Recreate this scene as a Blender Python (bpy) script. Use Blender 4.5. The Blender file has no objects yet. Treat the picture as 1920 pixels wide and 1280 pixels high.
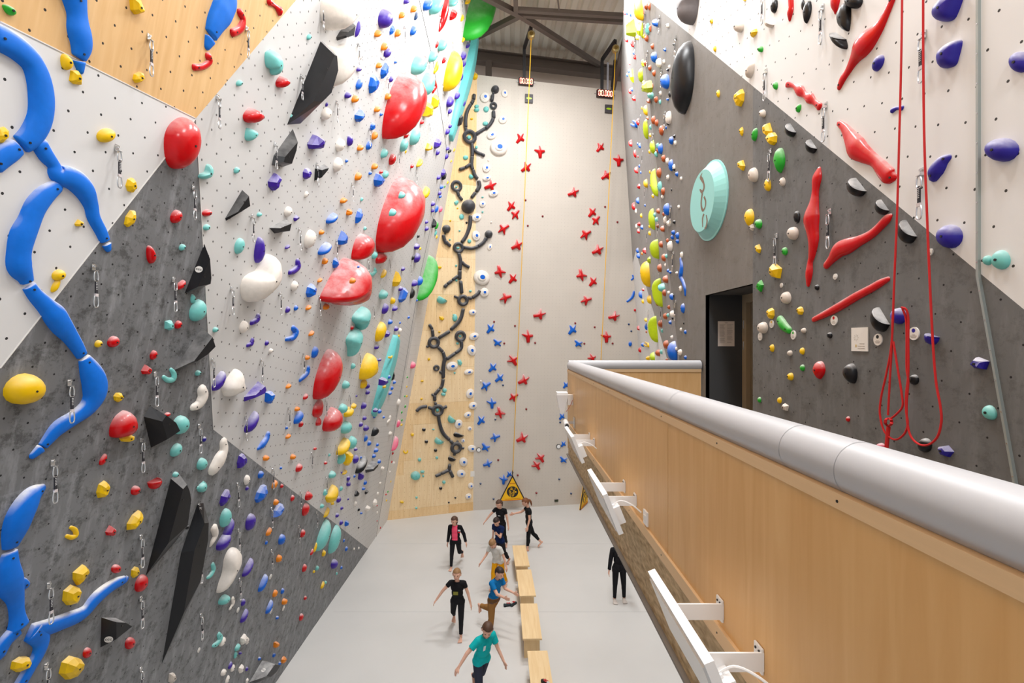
import bpy, bmesh, math, random
from mathutils import Vector, Matrix

# ------------------------------------------------------------------ camera, light, exposure
scene = bpy.context.scene
COL = scene.collection
FPX, CX, CY, HC = 900.0, 955.0, 643.0, 6.1        # focal length in pixels, principal point, eye height above floor
cam_d = bpy.data.cameras.new('camera')
cam = bpy.data.objects.new('camera', cam_d)
COL.objects.link(cam)
cam.location = (0, 0, HC)
cam.rotation_euler = (math.pi / 2, 0, 0)
cam_d.sensor_width = 36.0
cam_d.lens = 36.0 * FPX / 1920.0
cam_d.shift_x = (960 - CX) / 1920.0
cam_d.shift_y = (CY - 640) / 1920.0
cam_d.clip_end = 200
scene.camera = cam

world = bpy.data.worlds.new('world')
scene.world = world
world.use_nodes = True
world.node_tree.nodes['Background'].inputs[0].default_value = (0.9, 0.95, 1.0, 1)
world.node_tree.nodes['Background'].inputs[1].default_value = 0.78


def area_light(name, loc, size, sy, power, target, color=(0.985, 0.99, 1.0)):
    ld = bpy.data.lights.new(name, 'AREA')
    ld.shape = 'RECTANGLE'
    ld.size, ld.size_y = size, sy
    ld.energy = power
    ld.color = color
    o = bpy.data.objects.new(name, ld)
    COL.objects.link(o)
    o.location = loc
    d = Vector(target) - Vector(loc)
    o.rotation_euler = d.to_track_quat('-Z', 'Y').to_euler()
    return o


# rows of high-bay lamps under the roof
for i, (x, y, z, p, tg) in enumerate([
        (1.0, 2.0, 12.4, 420, (0.2, 3.0, 0)), (1.2, 5.2, 13.2, 520, (0, 6.0, 0)), (0.2, 5.2, 13.4, 300, (0.6, 6.5, 0)),
        (1.6, 8.8, 14.3, 620, (0.2, 9.6, 0)), (0.6, 9.0, 14.3, 420, (0.6, 10.5, 0)),
        (2.0, 12.2, 15.3, 800, (0.8, 15.0, 3)), (0.7, 12.4, 15.3, 700, (0.3, 13.5, 0)),
        (0.9, -2.5, 11.6, 420, (0.0, 1.5, 2))]):
    area_light('high_bay_light', (x, y, z), 0.9, 0.9, p * 0.36, tg)

scene.view_settings.view_transform = 'Standard'
scene.view_settings.look = 'None'
scene.view_settings.exposure = 0.0
scene.view_settings.gamma = 1.0
scene.view_settings.use_curve_mapping = False

R = math.radians
rnd = random.Random(7)


# ------------------------------------------------------------------ helpers
def proj(p):
    return (CX + FPX * p[0] / p[1], CY - FPX * (p[2] - HC) / p[1])


def ray(x, y):
    return Vector(((x - CX) / FPX, 1.0, (CY - y) / FPX))


EYE = Vector((0, 0, HC))


class Wall:
    def __init__(self, o, n):
        self.o = Vector(o)
        self.n = Vector(n).normalized()
        up = Vector((0, 0, 1))
        self.v = (up - self.n * up.dot(self.n)).normalized()
        self.u = self.v.cross(self.n).normalized()

    def t(self, x, y, off=0.0):
        d = ray(x, y)
        den = d.dot(self.n)
        if abs(den) < 1e-9:
            return 1e9
        t = ((self.o + self.n * off) - EYE).dot(self.n) / den
        return t if t > 0 else 1e9

    def hit(self, x, y, off=0.0):
        return EYE + ray(x, y) * self.t(x, y, off)

    def uv(self, p):
        q = Vector(p) - self.o
        return (q.dot(self.u), q.dot(self.v))

    def pt(self, u, v, n=0.0):
        return self.o + self.u * u + self.v * v + self.n * n

    def mat(self, p):
        m = Matrix.Identity(4)
        for i in range(3):
            m[i][0], m[i][1], m[i][2], m[i][3] = self.u[i], self.v[i], self.n[i], p[i]
        return m


LK = 0.19                                         # overhang of the left wall (run over rise)
W_LEFT = Wall((-3.04, 0, HC), (1, 0, -LK))
A_S, A_P = R(10), R(18.7)
T5 = math.tan(R(5))
BS = Vector((-1.32, 17.5, 0))                     # foot of the joint between plywood and speed wall
W_SPEED = Wall(BS, (math.sin(A_S), -math.cos(A_S), -T5))
W_PLY = Wall(BS, (math.sin(A_P), -math.cos(A_P), -T5 * math.cos(A_P - A_S)))
W_MAIN = Wall((2.45, 0, HC), (-1, 0, 0))
W_FAR = Wall((2.45, 7.0, HC), (-0.977, 0.2115, -0.07))
WNAME = {}
for w_, nm_ in ((W_LEFT, 'left'), (W_PLY, 'ply'), (W_SPEED, 'speed'), (W_MAIN, 'main'), (W_FAR, 'far')):
    WNAME[id(w_)] = nm_


def wall_at(x, y):
    tl = W_LEFT.t(x, y) if x < 955 else 1e9
    xb = 904 - 17 * (y - 135) / 820.0
    wb = W_PLY if x < xb else W_SPEED
    tb = wb.t(x, y)
    tr = 1e9
    wr = None
    if x > 1100:
        tm, tf = W_MAIN.t(x, y), W_FAR.t(x, y)
        if tf > 1e8:
            tf = 0
        if tm > tf:
            tr, wr = tm, W_MAIN
        else:
            tr, wr = tf, W_FAR
    b = min((tl, 0, W_LEFT), (tb, 1, wb), (tr, 2, wr))
    return b[2]


def srgb(r, g, b):
    f = lambda c: (c / 255 / 12.92) if c / 255 <= 0.04045 else ((c / 255 + 0.055) / 1.055) ** 2.4
    return (f(r), f(g), f(b), 1)


def link(o, parent=None):
    COL.objects.link(o)
    if parent:
        o.parent = parent
    return o


def mesh_obj(name, verts, faces, mats, parent=None, smooth=False, mi=None, matrix=None, flat=None):
    me = bpy.data.meshes.new(name)
    me.from_pydata([tuple(v) for v in verts], [], faces)
    for m in (mats if isinstance(mats, (list, tuple)) else [mats]):
        me.materials.append(m)
    if smooth:
        me.polygons.foreach_set('use_smooth', [True] * len(me.polygons))
        if flat:
            for i in flat:
                me.polygons[i].use_smooth = False
    if mi:
        me.polygons.foreach_set('material_index', mi)
    me.update()
    o = bpy.data.objects.new(name, me)
    link(o, parent)
    if matrix is not None:
        o.matrix_world = matrix
    return o


def tag(o, label=None, cat=None, group=None, kind=None):
    if label: o['label'] = label
    if cat: o['category'] = cat
    if group: o['group'] = group
    if kind: o['kind'] = kind
    return o


def empty(name, loc, rz=0.0, matrix=None):
    o = bpy.data.objects.new(name, None)
    o.empty_display_size = 0.1
    link(o)
    if matrix is not None:
        o.matrix_world = matrix
    else:
        o.matrix_world = Matrix.Translation(Vector(loc)) @ Matrix.Rotation(rz, 4, 'Z')
    return o


class MB:
    """collects simple solids, then links them as one mesh"""

    def __init__(self):
        self.v, self.f, self.m = [], [], []

    def add(self, vs, fs, m=0):
        b = len(self.v)
        self.v += [Vector(x) for x in vs]
        self.f += [[b + i for i in f] for f in fs]
        self.m += [m] * len(fs)
        return self

    def box(self, c, s, rot=None, m=0):
        c = Vector(c)
        vs = []
        for dz in (-.5, .5):
            for dx, dy in ((-.5, -.5), (.5, -.5), (.5, .5), (-.5, .5)):
                q = Vector((dx * s[0], dy * s[1], dz * s[2]))
                if rot: q = rot @ q
                vs.append(c + q)
        return self.add(vs, [[3, 2, 1, 0], [4, 5, 6, 7], [0, 1, 5, 4], [1, 2, 6, 5], [2, 3, 7, 6], [3, 0, 4, 7]], m)

    def bar(self, p0, p1, w, h, up=(0, 0, 1), m=0):
        p0, p1 = Vector(p0), Vector(p1)
        d = (p1 - p0).normalized()
        s = d.cross(Vector(up))
        if s.length < 1e-4: s = d.cross(Vector((1, 0, 0)))
        s.normalize()
        u = s.cross(d)
        vs = []
        for p in (p0, p1):
            for a, b in ((-1, -1), (1, -1), (1, 1), (-1, 1)):
                vs.append(p + s * a * w / 2 + u * b * h / 2)
        return self.add(vs, [[3, 2, 1, 0], [4, 5, 6, 7], [0, 1, 5, 4], [1, 2, 6, 5], [2, 3, 7, 6], [3, 0, 4, 7]], m)

    def tube(self, pts, rad, n=8, m=0, closed=False, cap=True):
        pts = [Vector(p) for p in pts]
        L = len(pts)
        rr = rad if isinstance(rad, (list, tuple)) else [rad] * L
        vs, fs = [], []
        prev = None
        for i, p in enumerate(pts):
            if closed:
                t = (pts[(i + 1) % L] - pts[i - 1]).normalized()
            else:
                t = (pts[min(i + 1, L - 1)] - pts[max(i - 1, 0)]).normalized()
            if prev is None:
                a = Vector((0, 0, 1)) if abs(t.z) < .9 else Vector((1, 0, 0))
                s = t.cross(a).normalized()
            else:
                s = (prev - t * prev.dot(t)).normalized()
            prev = s
            u = t.cross(s)
            for k in range(n):
                an = 2 * math.pi * k / n
                vs.append(p + (s * math.cos(an) + u * math.sin(an)) * rr[i])
        for i in range(L if closed else L - 1):
            j = (i + 1) % L
            for k in range(n):
                k2 = (k + 1) % n
                fs.append([i * n + k, i * n + k2, j * n + k2, j * n + k])
        if cap and not closed:
            fs.append([k for k in range(n)][::-1])
            fs.append([(L - 1) * n + k for k in range(n)])
        return self.add(vs, fs, m)

    def prism(self, poly, w, n0, n1, m=0):
        """poly: (u, v) list on wall w, extruded from n0 to n1 along the normal"""
        k = len(poly)
        vs = [w.pt(u, v, n0) for u, v in poly] + [w.pt(u, v, n1) for u, v in poly]
        fs = [list(range(k, 2 * k)), list(range(k))[::-1]]
        for i in range(k):
            j = (i + 1) % k
            fs.append([i, j, k + j, k + i])
        return self.add(vs, fs, m)

    def build(self, name, mats, parent=None, smooth=False, local=False):
        o = mesh_obj(name, self.v, self.f, mats, None, smooth, self.m)
        bm = bmesh.new()
        bm.from_mesh(o.data)
        bmesh.ops.recalc_face_normals(bm, faces=bm.faces)
        bm.to_mesh(o.data)
        bm.free()
        if smooth:
            try:
                o.data.set_sharp_from_angle(angle=R(40))
            except Exception:
                pass
        if parent:
            o.parent = parent
            if not local:
                o.matrix_parent_inverse = parent.matrix_world.inverted()
        return o


def catmull(pts, sub=4, closed=False):
    n = len(pts)
    out = []
    rng = range(n) if closed else range(n - 1)
    for i in rng:
        p = [pts[(i + k) % n] if closed else pts[max(0, min(n - 1, i + k))] for k in (-1, 0, 1, 2)]
        for s in range(sub):
            t = s / sub
            out.append(tuple(0.5 * (2 * b + (c - a) * t + (2 * a - 5 * b + 4 * c - d) * t * t + (3 * b - a - 3 * c + d) * t ** 3)
                             for a, b, c, d in zip(*p)))
    if not closed:
        out.append(tuple(pts[-1]))
    return out


# ------------------------------------------------------------------ materials
class NT:
    def __init__(self, name):
        self.m = bpy.data.materials.new(name)
        self.m.use_nodes = True
        self.t = self.m.node_tree
        self.b = self.t.nodes['Principled BSDF']

    def n(self, typ, **kw):
        nd = self.t.nodes.new(typ)
        for k, v in kw.items():
            if k.startswith('i_'):
                nd.inputs[int(k[2:])].default_value = v
            else:
                setattr(nd, k, v)
        return nd

    def l(self, a, b):
        self.t.links.new(a, b)

    def math(self, op, a, b=None, c=None):
        nd = self.t.nodes.new('ShaderNodeMath')
        nd.operation = op
        for i, v in enumerate((a, b, c)):
            if v is None: continue
            if isinstance(v, (int, float)):
                nd.inputs[i].default_value = v
            else:
                self.l(v, nd.inputs[i])
        return nd.outputs[0]

    def mix(self, fac, a, b):
        nd = self.t.nodes.new('ShaderNodeMix')
        nd.data_type = 'RGBA'
        for i, v in ((0, fac), (6, a), (7, b)):
            if isinstance(v, (tuple, list)):
                nd.inputs[i].default_value = v
            elif isinstance(v, (int, float)):
                nd.inputs[i].default_value = v
            else:
                self.l(v, nd.inputs[i])
        return nd.outputs[2]

    def base(self, c, rough=0.5, spec=0.5):
        if isinstance(c, tuple):
            self.b.inputs['Base Color'].default_value = c
        else:
            self.l(c, self.b.inputs['Base Color'])
        self.b.inputs['Roughness'].default_value = rough
        self.b.inputs['Specular IOR Level'].default_value = spec
        return self.m


def plain(name, rgb, rough=0.5, spec=0.5, metal=0.0, var=0.0):
    t = NT(name)
    c = srgb(*rgb)
    if var:
        nz = t.n('ShaderNodeTexNoise')
        nz.inputs['Scale'].default_value = 6
        nz.inputs['Detail'].default_value = 6
        c = t.mix(nz.outputs[0], tuple(x * (1 - var) for x in c[:3]) + (1,), tuple(min(1, x * (1 + var)) for x in c[:3]) + (1,))
    m = t.base(c, rough, spec)
    t.b.inputs['Metallic'].default_value = metal
    return m


def hold_mat(name, rgb, rough=0.45, chalk=0.5, spec=0.3, chalk_lo=0.25):
    """moulded resin with chalk rubbed onto the upper side"""
    t = NT(name)
    geo = t.n('ShaderNodeNewGeometry')
    sep = t.n('ShaderNodeSeparateXYZ')
    t.l(geo.outputs['Normal'], sep.inputs[0])
    nz = t.n('ShaderNodeTexNoise')
    nz.inputs['Scale'].default_value = 5.0
    nz.inputs['Detail'].default_value = 8
    nz.inputs['Roughness'].default_value = 0.65
    t.l(geo.outputs['Position'], nz.inputs['Vector'])
    up = t.n('ShaderNodeMapRange')
    up.inputs[1].default_value = chalk_lo
    up.inputs[2].default_value = 0.8
    t.l(sep.outputs[2], up.inputs[0])
    k = t.math('MULTIPLY', up.outputs[0], t.math('MULTIPLY_ADD', nz.outputs[0], 2.6, -0.5))
    k = t.math('MULTIPLY', k, chalk)
    cl = t.n('ShaderNodeClamp')
    t.l(k, cl.inputs[0])
    n2 = t.n('ShaderNodeTexNoise')
    n2.inputs['Scale'].default_value = 22
    t.l(geo.outputs['Position'], n2.inputs['Vector'])
    c = srgb(*rgb)
    b0 = t.mix(n2.outputs[0], tuple(x * 0.88 for x in c[:3]) + (1,), tuple(min(1, x * 1.1) for x in c[:3]) + (1,))
    m = t.base(t.mix(cl.outputs[0], b0, srgb(226, 224, 222)), rough, spec)
    bp = t.n('ShaderNodeBump')
    bp.inputs['Strength'].default_value = 0.15
    bp.inputs['Distance'].default_value = 0.004
    t.l(n2.outputs[0], bp.inputs['Height'])
    t.l(bp.outputs[0], t.b.inputs['Normal'])
    return m


def wall_mat(name, rgb, sp=0.15, rot=0.0, dot=0.011, dotc=(45, 45, 45), grain=False, chalk=0.0, rough=0.6, jit=0.0, dots=True):
    """painted or bare plywood panel with threaded insert holes; UV is in metres on the wall"""
    t = NT(name)
    uv = t.n('ShaderNodeUVMap')
    mp = t.n('ShaderNodeMapping')
    mp.inputs['Rotation'].default_value = (0, 0, rot)
    mp.inputs['Scale'].default_value = (1 / sp, 1 / sp, 1)
    t.l(uv.outputs[0], mp.inputs[0])
    c = srgb(*rgb)
    nz = t.n('ShaderNodeTexNoise')
    nz.inputs['Scale'].default_value = 0.9
    nz.inputs['Detail'].default_value = 7
    t.l(uv.outputs[0], nz.inputs['Vector'])
    col = t.mix(nz.outputs[0], tuple(x * 0.93 for x in c[:3]) + (1,), tuple(min(1, x * 1.07) for x in c[:3]) + (1,))
    if grain:
        m2 = t.n('ShaderNodeMapping')
        m2.inputs['Scale'].default_value = (9, 0.7, 1)
        t.l(uv.outputs[0], m2.inputs[0])
        g = t.n('ShaderNodeTexNoise')
        g.inputs['Scale'].default_value = 2.2
        g.inputs['Detail'].default_value = 8
        g.inputs['Distortion'].default_value = 0.8
        t.l(m2.outputs[0], g.inputs['Vector'])
        col = t.mix(t.math('MULTIPLY_ADD', g.outputs[0], 1.6, -0.45), col, tuple(x * y for x, y in zip(c[:3], (0.84, 0.74, 0.6))) + (1,))
    if chalk:
        m3 = t.n('ShaderNodeMapping')
        m3.inputs['Scale'].default_value = (5.5, 1.1, 1)
        t.l(uv.outputs[0], m3.inputs[0])
        s = t.n('ShaderNodeTexNoise')
        s.inputs['Scale'].default_value = 1.6
        s.inputs['Detail'].default_value = 9
        s.inputs['Roughness'].default_value = 0.72
        t.l(m3.outputs[0], s.inputs['Vector'])
        f = t.n('ShaderNodeMapRange')
        f.inputs[1].default_value = 0.5
        f.inputs[2].default_value = 0.8
        t.l(s.outputs[0], f.inputs[0])
        s2 = t.n('ShaderNodeTexNoise')
        s2.inputs['Scale'].default_value = 7
        s2.inputs['Detail'].default_value = 10
        s2.inputs['Roughness'].default_value = 0.8
        t.l(uv.outputs[0], s2.inputs['Vector'])
        f2 = t.n('ShaderNodeMapRange')
        f2.inputs[1].default_value = 0.6
        f2.inputs[2].default_value = 0.5
        t.l(s2.outputs[0], f2.inputs[0])
        k = t.math('ADD', t.math('MULTIPLY', f.outputs[0], chalk), t.math('MULTIPLY', f2.outputs[0], chalk * 0.5))
        col = t.mix(k, col, srgb(198, 200, 204))
    if not dots:
        return t.base(col, rough, 0.3)
    fr = t.n('ShaderNodeVectorMath')
    fr.operation = 'FRACTION'
    if jit:
        vn = t.n('ShaderNodeTexNoise')
        vn.inputs['Scale'].default_value = 0.35
        t.l(mp.outputs[0], vn.inputs['Vector'])
        ad = t.n('ShaderNodeVectorMath')
        ad.operation = 'MULTIPLY_ADD'
        t.l(vn.outputs[1], ad.inputs[0])
        ad.inputs[1].default_value = (jit, jit, 0)
        t.l(mp.outputs[0], ad.inputs[2])
        t.l(ad.outputs[0], fr.inputs[0])
    else:
        t.l(mp.outputs[0], fr.inputs[0])
    sp_ = t.n('ShaderNodeSeparateXYZ')
    t.l(fr.outputs[0], sp_.inputs[0])
    dx = t.math('SUBTRACT', sp_.outputs[0], 0.5)
    dy = t.math('SUBTRACT', sp_.outputs[1], 0.5)
    d2 = t.math('ADD', t.math('MULTIPLY', dx, dx), t.math('MULTIPLY', dy, dy))
    k = t.math('LESS_THAN', d2, (dot / sp) ** 2)
    return t.base(t.mix(k, col, srgb(*dotc)), rough, 0.3)


PAL = {  # holds
    'y': ('yellow', (243, 196, 12)), 'r': ('red', (206, 14, 20)), 'b': ('blue', (8, 100, 208)), 'p': ('purple', (66, 36, 158)),
    'i': ('indigo', (44, 34, 150)), 'm': ('mint', (118, 200, 194)), 'w': ('white', (238, 229, 219)), 'k': ('black', (26, 26, 29)),
    'o': ('orange', (238, 136, 18)), 'g': ('green', (42, 172, 48)), 'l': ('lime', (190, 214, 24)), 'n': ('brown', (190, 92, 44)),
    'f': ('cream', (212, 200, 188)), 'q': ('pink', (242, 100, 135)), 'a': ('charcoal', (62, 62, 66)), 'v': ('navy', (24, 62, 110)),
    'B': ('blue', (0, 112, 220)), 'x': ('maroon', (140, 42, 44)), 'G': ('slate', (112, 107, 108)), 't': ('teal', (104, 196, 196)),
}
HM = {}
for k_, (nm_, rgb_) in PAL.items():
    HM[k_] = hold_mat('resin_' + nm_ + ('_matte' if k_ == 'B' else ''), rgb_,
                      rough={'r': 0.22, 'k': 0.35, 'B': 0.6, 'G': .6, 'a': .45}.get(k_, 0.42),
                      chalk={'w': 0.2, 'f': .2, 'B': 1.1, 'k': .55, 'o': .32, 'p': .62, 'i': .7, 'r': .6, 'b': .62, 'm': .35, 'y': .3, 'n': .3, 't': .1, 'a': .3, 'G': .1, 'x': .2, 'l': .2}.get(k_, 0.6),
                      chalk_lo={'B': 0.12, 'k': .35, 'w': .2, 'f': .2}.get(k_, 0.02))
M_BOLT = plain('bolt_steel', (60, 58, 56), 0.4, 0.5, 0.6)
M_STEEL = plain('polished_steel', (205, 205, 205), 0.25, 0.5, 0.9)
M_SLING = plain('nylon_sling', (40, 38, 44), 0.8)
M_WHITE = plain('white_enamel', (240, 240, 240), 0.35)
M_BLACK = plain('black_plastic', (24, 24, 26), 0.45)
M_PLYF = wall_mat('birch_plywood', (233, 192, 138), 1.0, grain=True, dots=False, rough=0.45)
M_PLYT = plain('plywood_trim', (228, 194, 150), 0.5, var=0.06)
M_GREYV = plain('grey_vinyl', (186, 187, 191), 0.4, 0.35)
M_BEAM = plain('painted_steel_beam', (92, 80, 72), 0.55)
# ------------------------------------------------------------------ the setting
def meet(w1, w2, z):
    """point common to two walls at height z"""
    a1, b1, c1 = w1.n.x, w1.n.y, w1.n.dot(w1.o) - w1.n.z * z
    a2, b2, c2 = w2.n.x, w2.n.y, w2.n.dot(w2.o) - w2.n.z * z
    det = a1 * b2 - a2 * b1
    return Vector(((c1 * b2 - c2 * b1) / det, (a1 * c2 - a2 * c1) / det, z))


def wall_mesh(name, wall, polys, mats, thick=0.06, parent=None):
    """polys: list of (3D points, material index); all lie on the wall, skirted backwards"""
    vs, fs, mi = [], [], []
    for pts, m in polys:
        b = len(vs)
        k = len(pts)
        vs += [Vector(p) for p in pts] + [Vector(p) - wall.n * thick for p in pts]
        fs.append([b + i for i in range(k)])
        fs.append([b + k + i for i in range(k)][::-1])
        mi += [m, m]
        for i in range(k):
            j = (i + 1) % k
            fs.append([b + i, b + k + i, b + k + j, b + j])
            mi.append(m)
    o = mesh_obj(name, vs, fs, mats, parent, False, mi)
    me = o.data
    uvl = me.uv_layers.new(name='UVMap')
    for lp in me.loops:
        uvl.data[lp.index].uv = wall.uv(me.vertices[lp.vertex_index].co)
    bm = bmesh.new()
    bm.from_mesh(me)
    bmesh.ops.recalc_face_normals(bm, faces=bm.faces)
    bm.to_mesh(me)
    bm.free()
    return o


M_G = wall_mat('painted_panel_light_grey', (206, 204, 202), 0.15, R(9), 0.0105, (105, 102, 100), jit=.25)
M_NW = wall_mat('painted_panel_white', (220, 219, 218), 0.17, R(25), 0.0085, (45, 45, 45), jit=.25)
M_ND = wall_mat('painted_panel_dark_grey', (80, 80, 80), 0.17, R(20), 0.0075, (25, 25, 25), chalk=0.38, jit=.25)
M_NP = wall_mat('bare_plywood_panel', (226, 186, 132), 0.17, R(20), 0.0085, (50, 40, 34), grain=True, jit=.25)
M_STRIP = wall_mat('painted_panel_edge', (226, 222, 218), 0.15, 0, 0.01, (150, 150, 150))
M_SP = wall_mat('speed_panel_grey', (208, 199, 188), 0.125, 0, 0.007, (172, 162, 152), rough=.5)
M_PW = [wall_mat('climbing_plywood_%s' % c, rgb, 0.17, 0, 0.008, (190, 150, 105), grain=True) for c, rgb in
        (('pale', (247, 221, 180)), ('honey', (243, 212, 165)), ('warm', (237, 200, 146)))]
M_RW = wall_mat('painted_panel_white_right', (226, 226, 226), 0.17, R(20), 0.0075, (60, 58, 56), jit=.25)
M_RD = wall_mat('painted_panel_dark_grey_right', (95, 95, 94), 0.17, R(20), 0.006, (28, 28, 28), chalk=0.16, jit=.25)
M_RF = wall_mat('painted_panel_mid_grey_far', (140, 136, 133), 0.17, 0, 0.006, (60, 60, 60), chalk=0.25)

ROOF0, ROOFK = HC + 7.35, 0.2                       # roof height over the camera and its rise with distance
roof_z = lambda y: ROOF0 + ROOFK * y

# floor
fm = NT('grey_mat_floor')
fn = fm.n('ShaderNodeTexNoise')
fn.inputs['Scale'].default_value = 0.7
fn.inputs['Detail'].default_value = 6
fg = fm.n('ShaderNodeNewGeometry')
fm.l(fg.outputs['Position'], fn.inputs['Vector'])
fm.base(fm.mix(fn.outputs[0], srgb(206, 205, 202), srgb(222, 220, 217)), 0.42, 0.4)
mb = MB()
mb.box((1.0, 9.0, -0.1), (16, 26, 0.2))
floor = tag(mb.build('floor', fm.m), 'pale grey matted gym floor', kind='structure')
seam_m = plain('mat_seam', (205, 204, 202), 0.5)
for sy_ in (7.2, 10.9, 14.6):
    mb = MB()
    mb.box((0.3, sy_, 0.0015), (8.6, 0.012, 0.003))
    mb.build('mat_seam', seam_m, floor)

# left wall, one leaning plane with painted fields
hl = W_LEFT.hit
P_, Q_ = hl(367, 222), hl(400, 805)
zt = 15.5
e0, e1, emid = meet(W_LEFT, W_PLY, 0), meet(W_LEFT, W_PLY, zt), None
lf = lambda u, z: Vector((-3.04 + LK * (z - HC), u, z))
tip = hl(800, -289)
near_a, near_b, near_c = hl(-200, -59), hl(-200, 945), hl(-200, 993)
polys = [
    ([P_, near_a, lf(near_a.y, zt), lf(tip.y, zt), tip], 0),
    ([P_, near_b, near_a], 1),
    ([P_, Q_, near_c, near_b], 2),
    ([Q_, lf(14.25, 0), lf(near_c.y, 0), near_c], 3),
    ([P_, tip, lf(tip.y, zt), e1, hl(838, 285), lf(15.0, 0), lf(14.25, 0), Q_], 4),
    ([hl(838, 285), e1, e0, lf(15.0, 0)], 5),
    ([near_a, near_b, lf(-2.5, near_b.z), lf(-2.5, near_a.z)], 1),
    ([near_b, near_c, lf(near_c.y, 0), lf(-2.5, 0), lf(-2.5, near_b.z)], 2),
    ([near_a, lf(-2.5, near_a.z), lf(-2.5, zt), lf(near_a.y, zt)], 0)]
M_ND2 = wall_mat('panel_dark_grey_lit_low', (90, 91, 92), 0.17, R(14), 0.0065, (28, 28, 28), chalk=0.45, jit=.25)  # dark grey lightened: brighter light on the lower facet put into the colour
wl = tag(wall_mesh('wall_left', W_LEFT, polys, [M_NP, M_NW, M_ND, M_ND2, M_G, M_STRIP]),
         'overhanging left climbing wall in white, plywood, dark and light grey', kind='structure')
# dark panel joints on the left wall
for pts in ([(785, -3), (812, 115), (838, 285), (790, 505), (705, 1006)],):
    mb = MB()
    q = [hl(*p) + W_LEFT.n * 0.002 for p in pts]
    for a, b in zip(q, q[1:]):
        mb.bar(a, b, 0.016, 0.006, W_LEFT.n)
    mb.build('panel_joint', plain('joint_dark_gap', (70, 70, 70), .8), wl)
for a, b in (((367, 222), (400, 805)), ((367, 222), (0, 40)), ((367, 222), (0, 690))):
    mb = MB()
    mb.bar(hl(*a) + W_LEFT.n * .001, hl(*b) + W_LEFT.n * .001, 0.006, 0.006, W_LEFT.n)
    mb.build('panel_edge_strip', M_STRIP, wl)


# plywood wall: single boards
def clip(poly, cell):
    x0, x1, y0, y1 = cell
    for ax, lim, sg in ((0, x0, 1), (0, x1, -1), (1, y0, 1), (1, y1, -1)):
        out = []
        for i in range(len(poly)):
            a, b = poly[i - 1], poly[i]
            da, db = (a[ax] - lim) * sg, (b[ax] - lim) * sg
            if (da >= 0) != (db >= 0):
                t = da / (da - db)
                out.append((a[0] + (b[0] - a[0]) * t, a[1] + (b[1] - a[1]) * t))
            if db >= 0:
                out.append(b)
        poly = out
        if not poly: break
    return poly


ps_top = meet(W_PLY, W_SPEED, HC + 9.05)
wb = empty('wall_back', BS)
tag(wb, 'bare plywood back wall between grey wall and speed wall', kind='structure')
quad = [W_PLY.uv(p) for p in (e0, BS, ps_top, meet(W_LEFT, W_PLY, HC + 9.3))]
quad += []
prow = [0, 0.32, 1.55, 2.05, 3.3, 4.05, 5.3, 6.55, 7.8, 9.05, 10.3, 11.55, 12.8, 14.05, 15.4]
for r_ in range(len(prow) - 1):
    cols = [-4, -2.95, -1.45, 0.8] if r_ % 3 == 1 else ([-4, -2.5, 0.8] if r_ % 3 == 2 else [-4, -2.2, -0.9, 0.8])
    for c_ in range(len(cols) - 1):
        g = 0.0015
        pl = clip(quad, (cols[c_] + g, cols[c_ + 1] - g, prow[r_] + g, prow[r_ + 1] - g))
        if len(pl) > 2:
            m = M_PW[rnd.choice((0, 0, 0, 1, 1, 2) if r_ > 3 else (0, 1, 1, 2))]
            o = wall_mesh('plywood_panel', W_PLY, [([W_PLY.pt(u, v) for u, v in pl], 0)], [m], 0.03)
            o.parent = wb
            o.matrix_parent_inverse = wb.matrix_world.inverted()
bo = wall_mesh('backing', W_PLY, [([W_PLY.pt(u, v, -.03) for u, v in quad], 0)], [M_BLACK], 0.03)
bo.parent = wb
bo.matrix_parent_inverse = wb.matrix_world.inverted()

# speed climbing wall
tl_, tr_ = ps_top, W_SPEED.hit(1175, 172)
tr2 = tl_ + (tr_ - tl_) * 1.25
sw = wall_mesh('wall_speed', W_SPEED, [([BS, W_SPEED.pt(7.2, 0), tr2, tl_], 0)], [M_SP], 0.2)
tag(sw, 'tall pale grey speed climbing wall leaning forward', kind='structure')
ply_cap_l = meet(W_LEFT, W_PLY, zt)
W_REAR = Wall(BS + Vector((0, .7, 0)), (math.sin(A_S), -math.cos(A_S), 0))
wr_ = wall_mesh('wall_rear', W_REAR, [([W_REAR.pt(-4.5, 13), W_REAR.pt(8.5, 13), W_REAR.pt(8.5, 20), W_REAR.pt(-4.5, 20)], 0)],
                [plain('beige_cladding', (222, 204, 190), .6)], 0.1)
tag(wr_, 'beige building wall above the speed wall', kind='structure')

# right wall: near plane with the door opening, far plane turning away
hm = W_MAIN.hit
d0, d1 = hm(1270, 45), hm(1920, 580)
dm = (d0.z - d1.z) / (d0.y - d1.y)
dz = lambda y: d0.z + dm * (y - d0.y)
rm = lambda y, z: Vector((2.45, y, z))
crease = lambda z: 7.0 + 0.07 / 0.2115 * (z - HC)
yc = d0.y
for _ in range(20):
    yc = crease(dz(yc))
DY0, DY1, DZT, PFZ = 4.83, 6.0, HC + 0.597, HC - 1.33
ztr = 15.0
ydl = d0.y + (0 - d0.z) / dm
polys = [
    ([rm(DY1, HC - 3.02), rm(yc, dz(yc)), rm(DY1, dz(DY1))], 2),
    ([rm(DY0, DZT), rm(DY1, DZT), rm(DY1, dz(DY1)), rm(DY0, dz(DY0))], 2),
    ([rm(DY0, 0), rm(DY1, 0), rm(DY1, PFZ), rm(DY0, PFZ)], 0),
    ([rm(max(ydl, -3), 0), rm(DY0, 0), rm(DY0, dz(DY0)), rm(max(ydl, -3), max(0, dz(max(ydl, -3))))], 0),
    ([rm(max(ydl, -3), max(0, dz(max(ydl, -3)))), rm(yc, dz(yc)), rm(crease(ztr), ztr), rm(-3, ztr), rm(-3, max(0, dz(-3)))], 1)]
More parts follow.
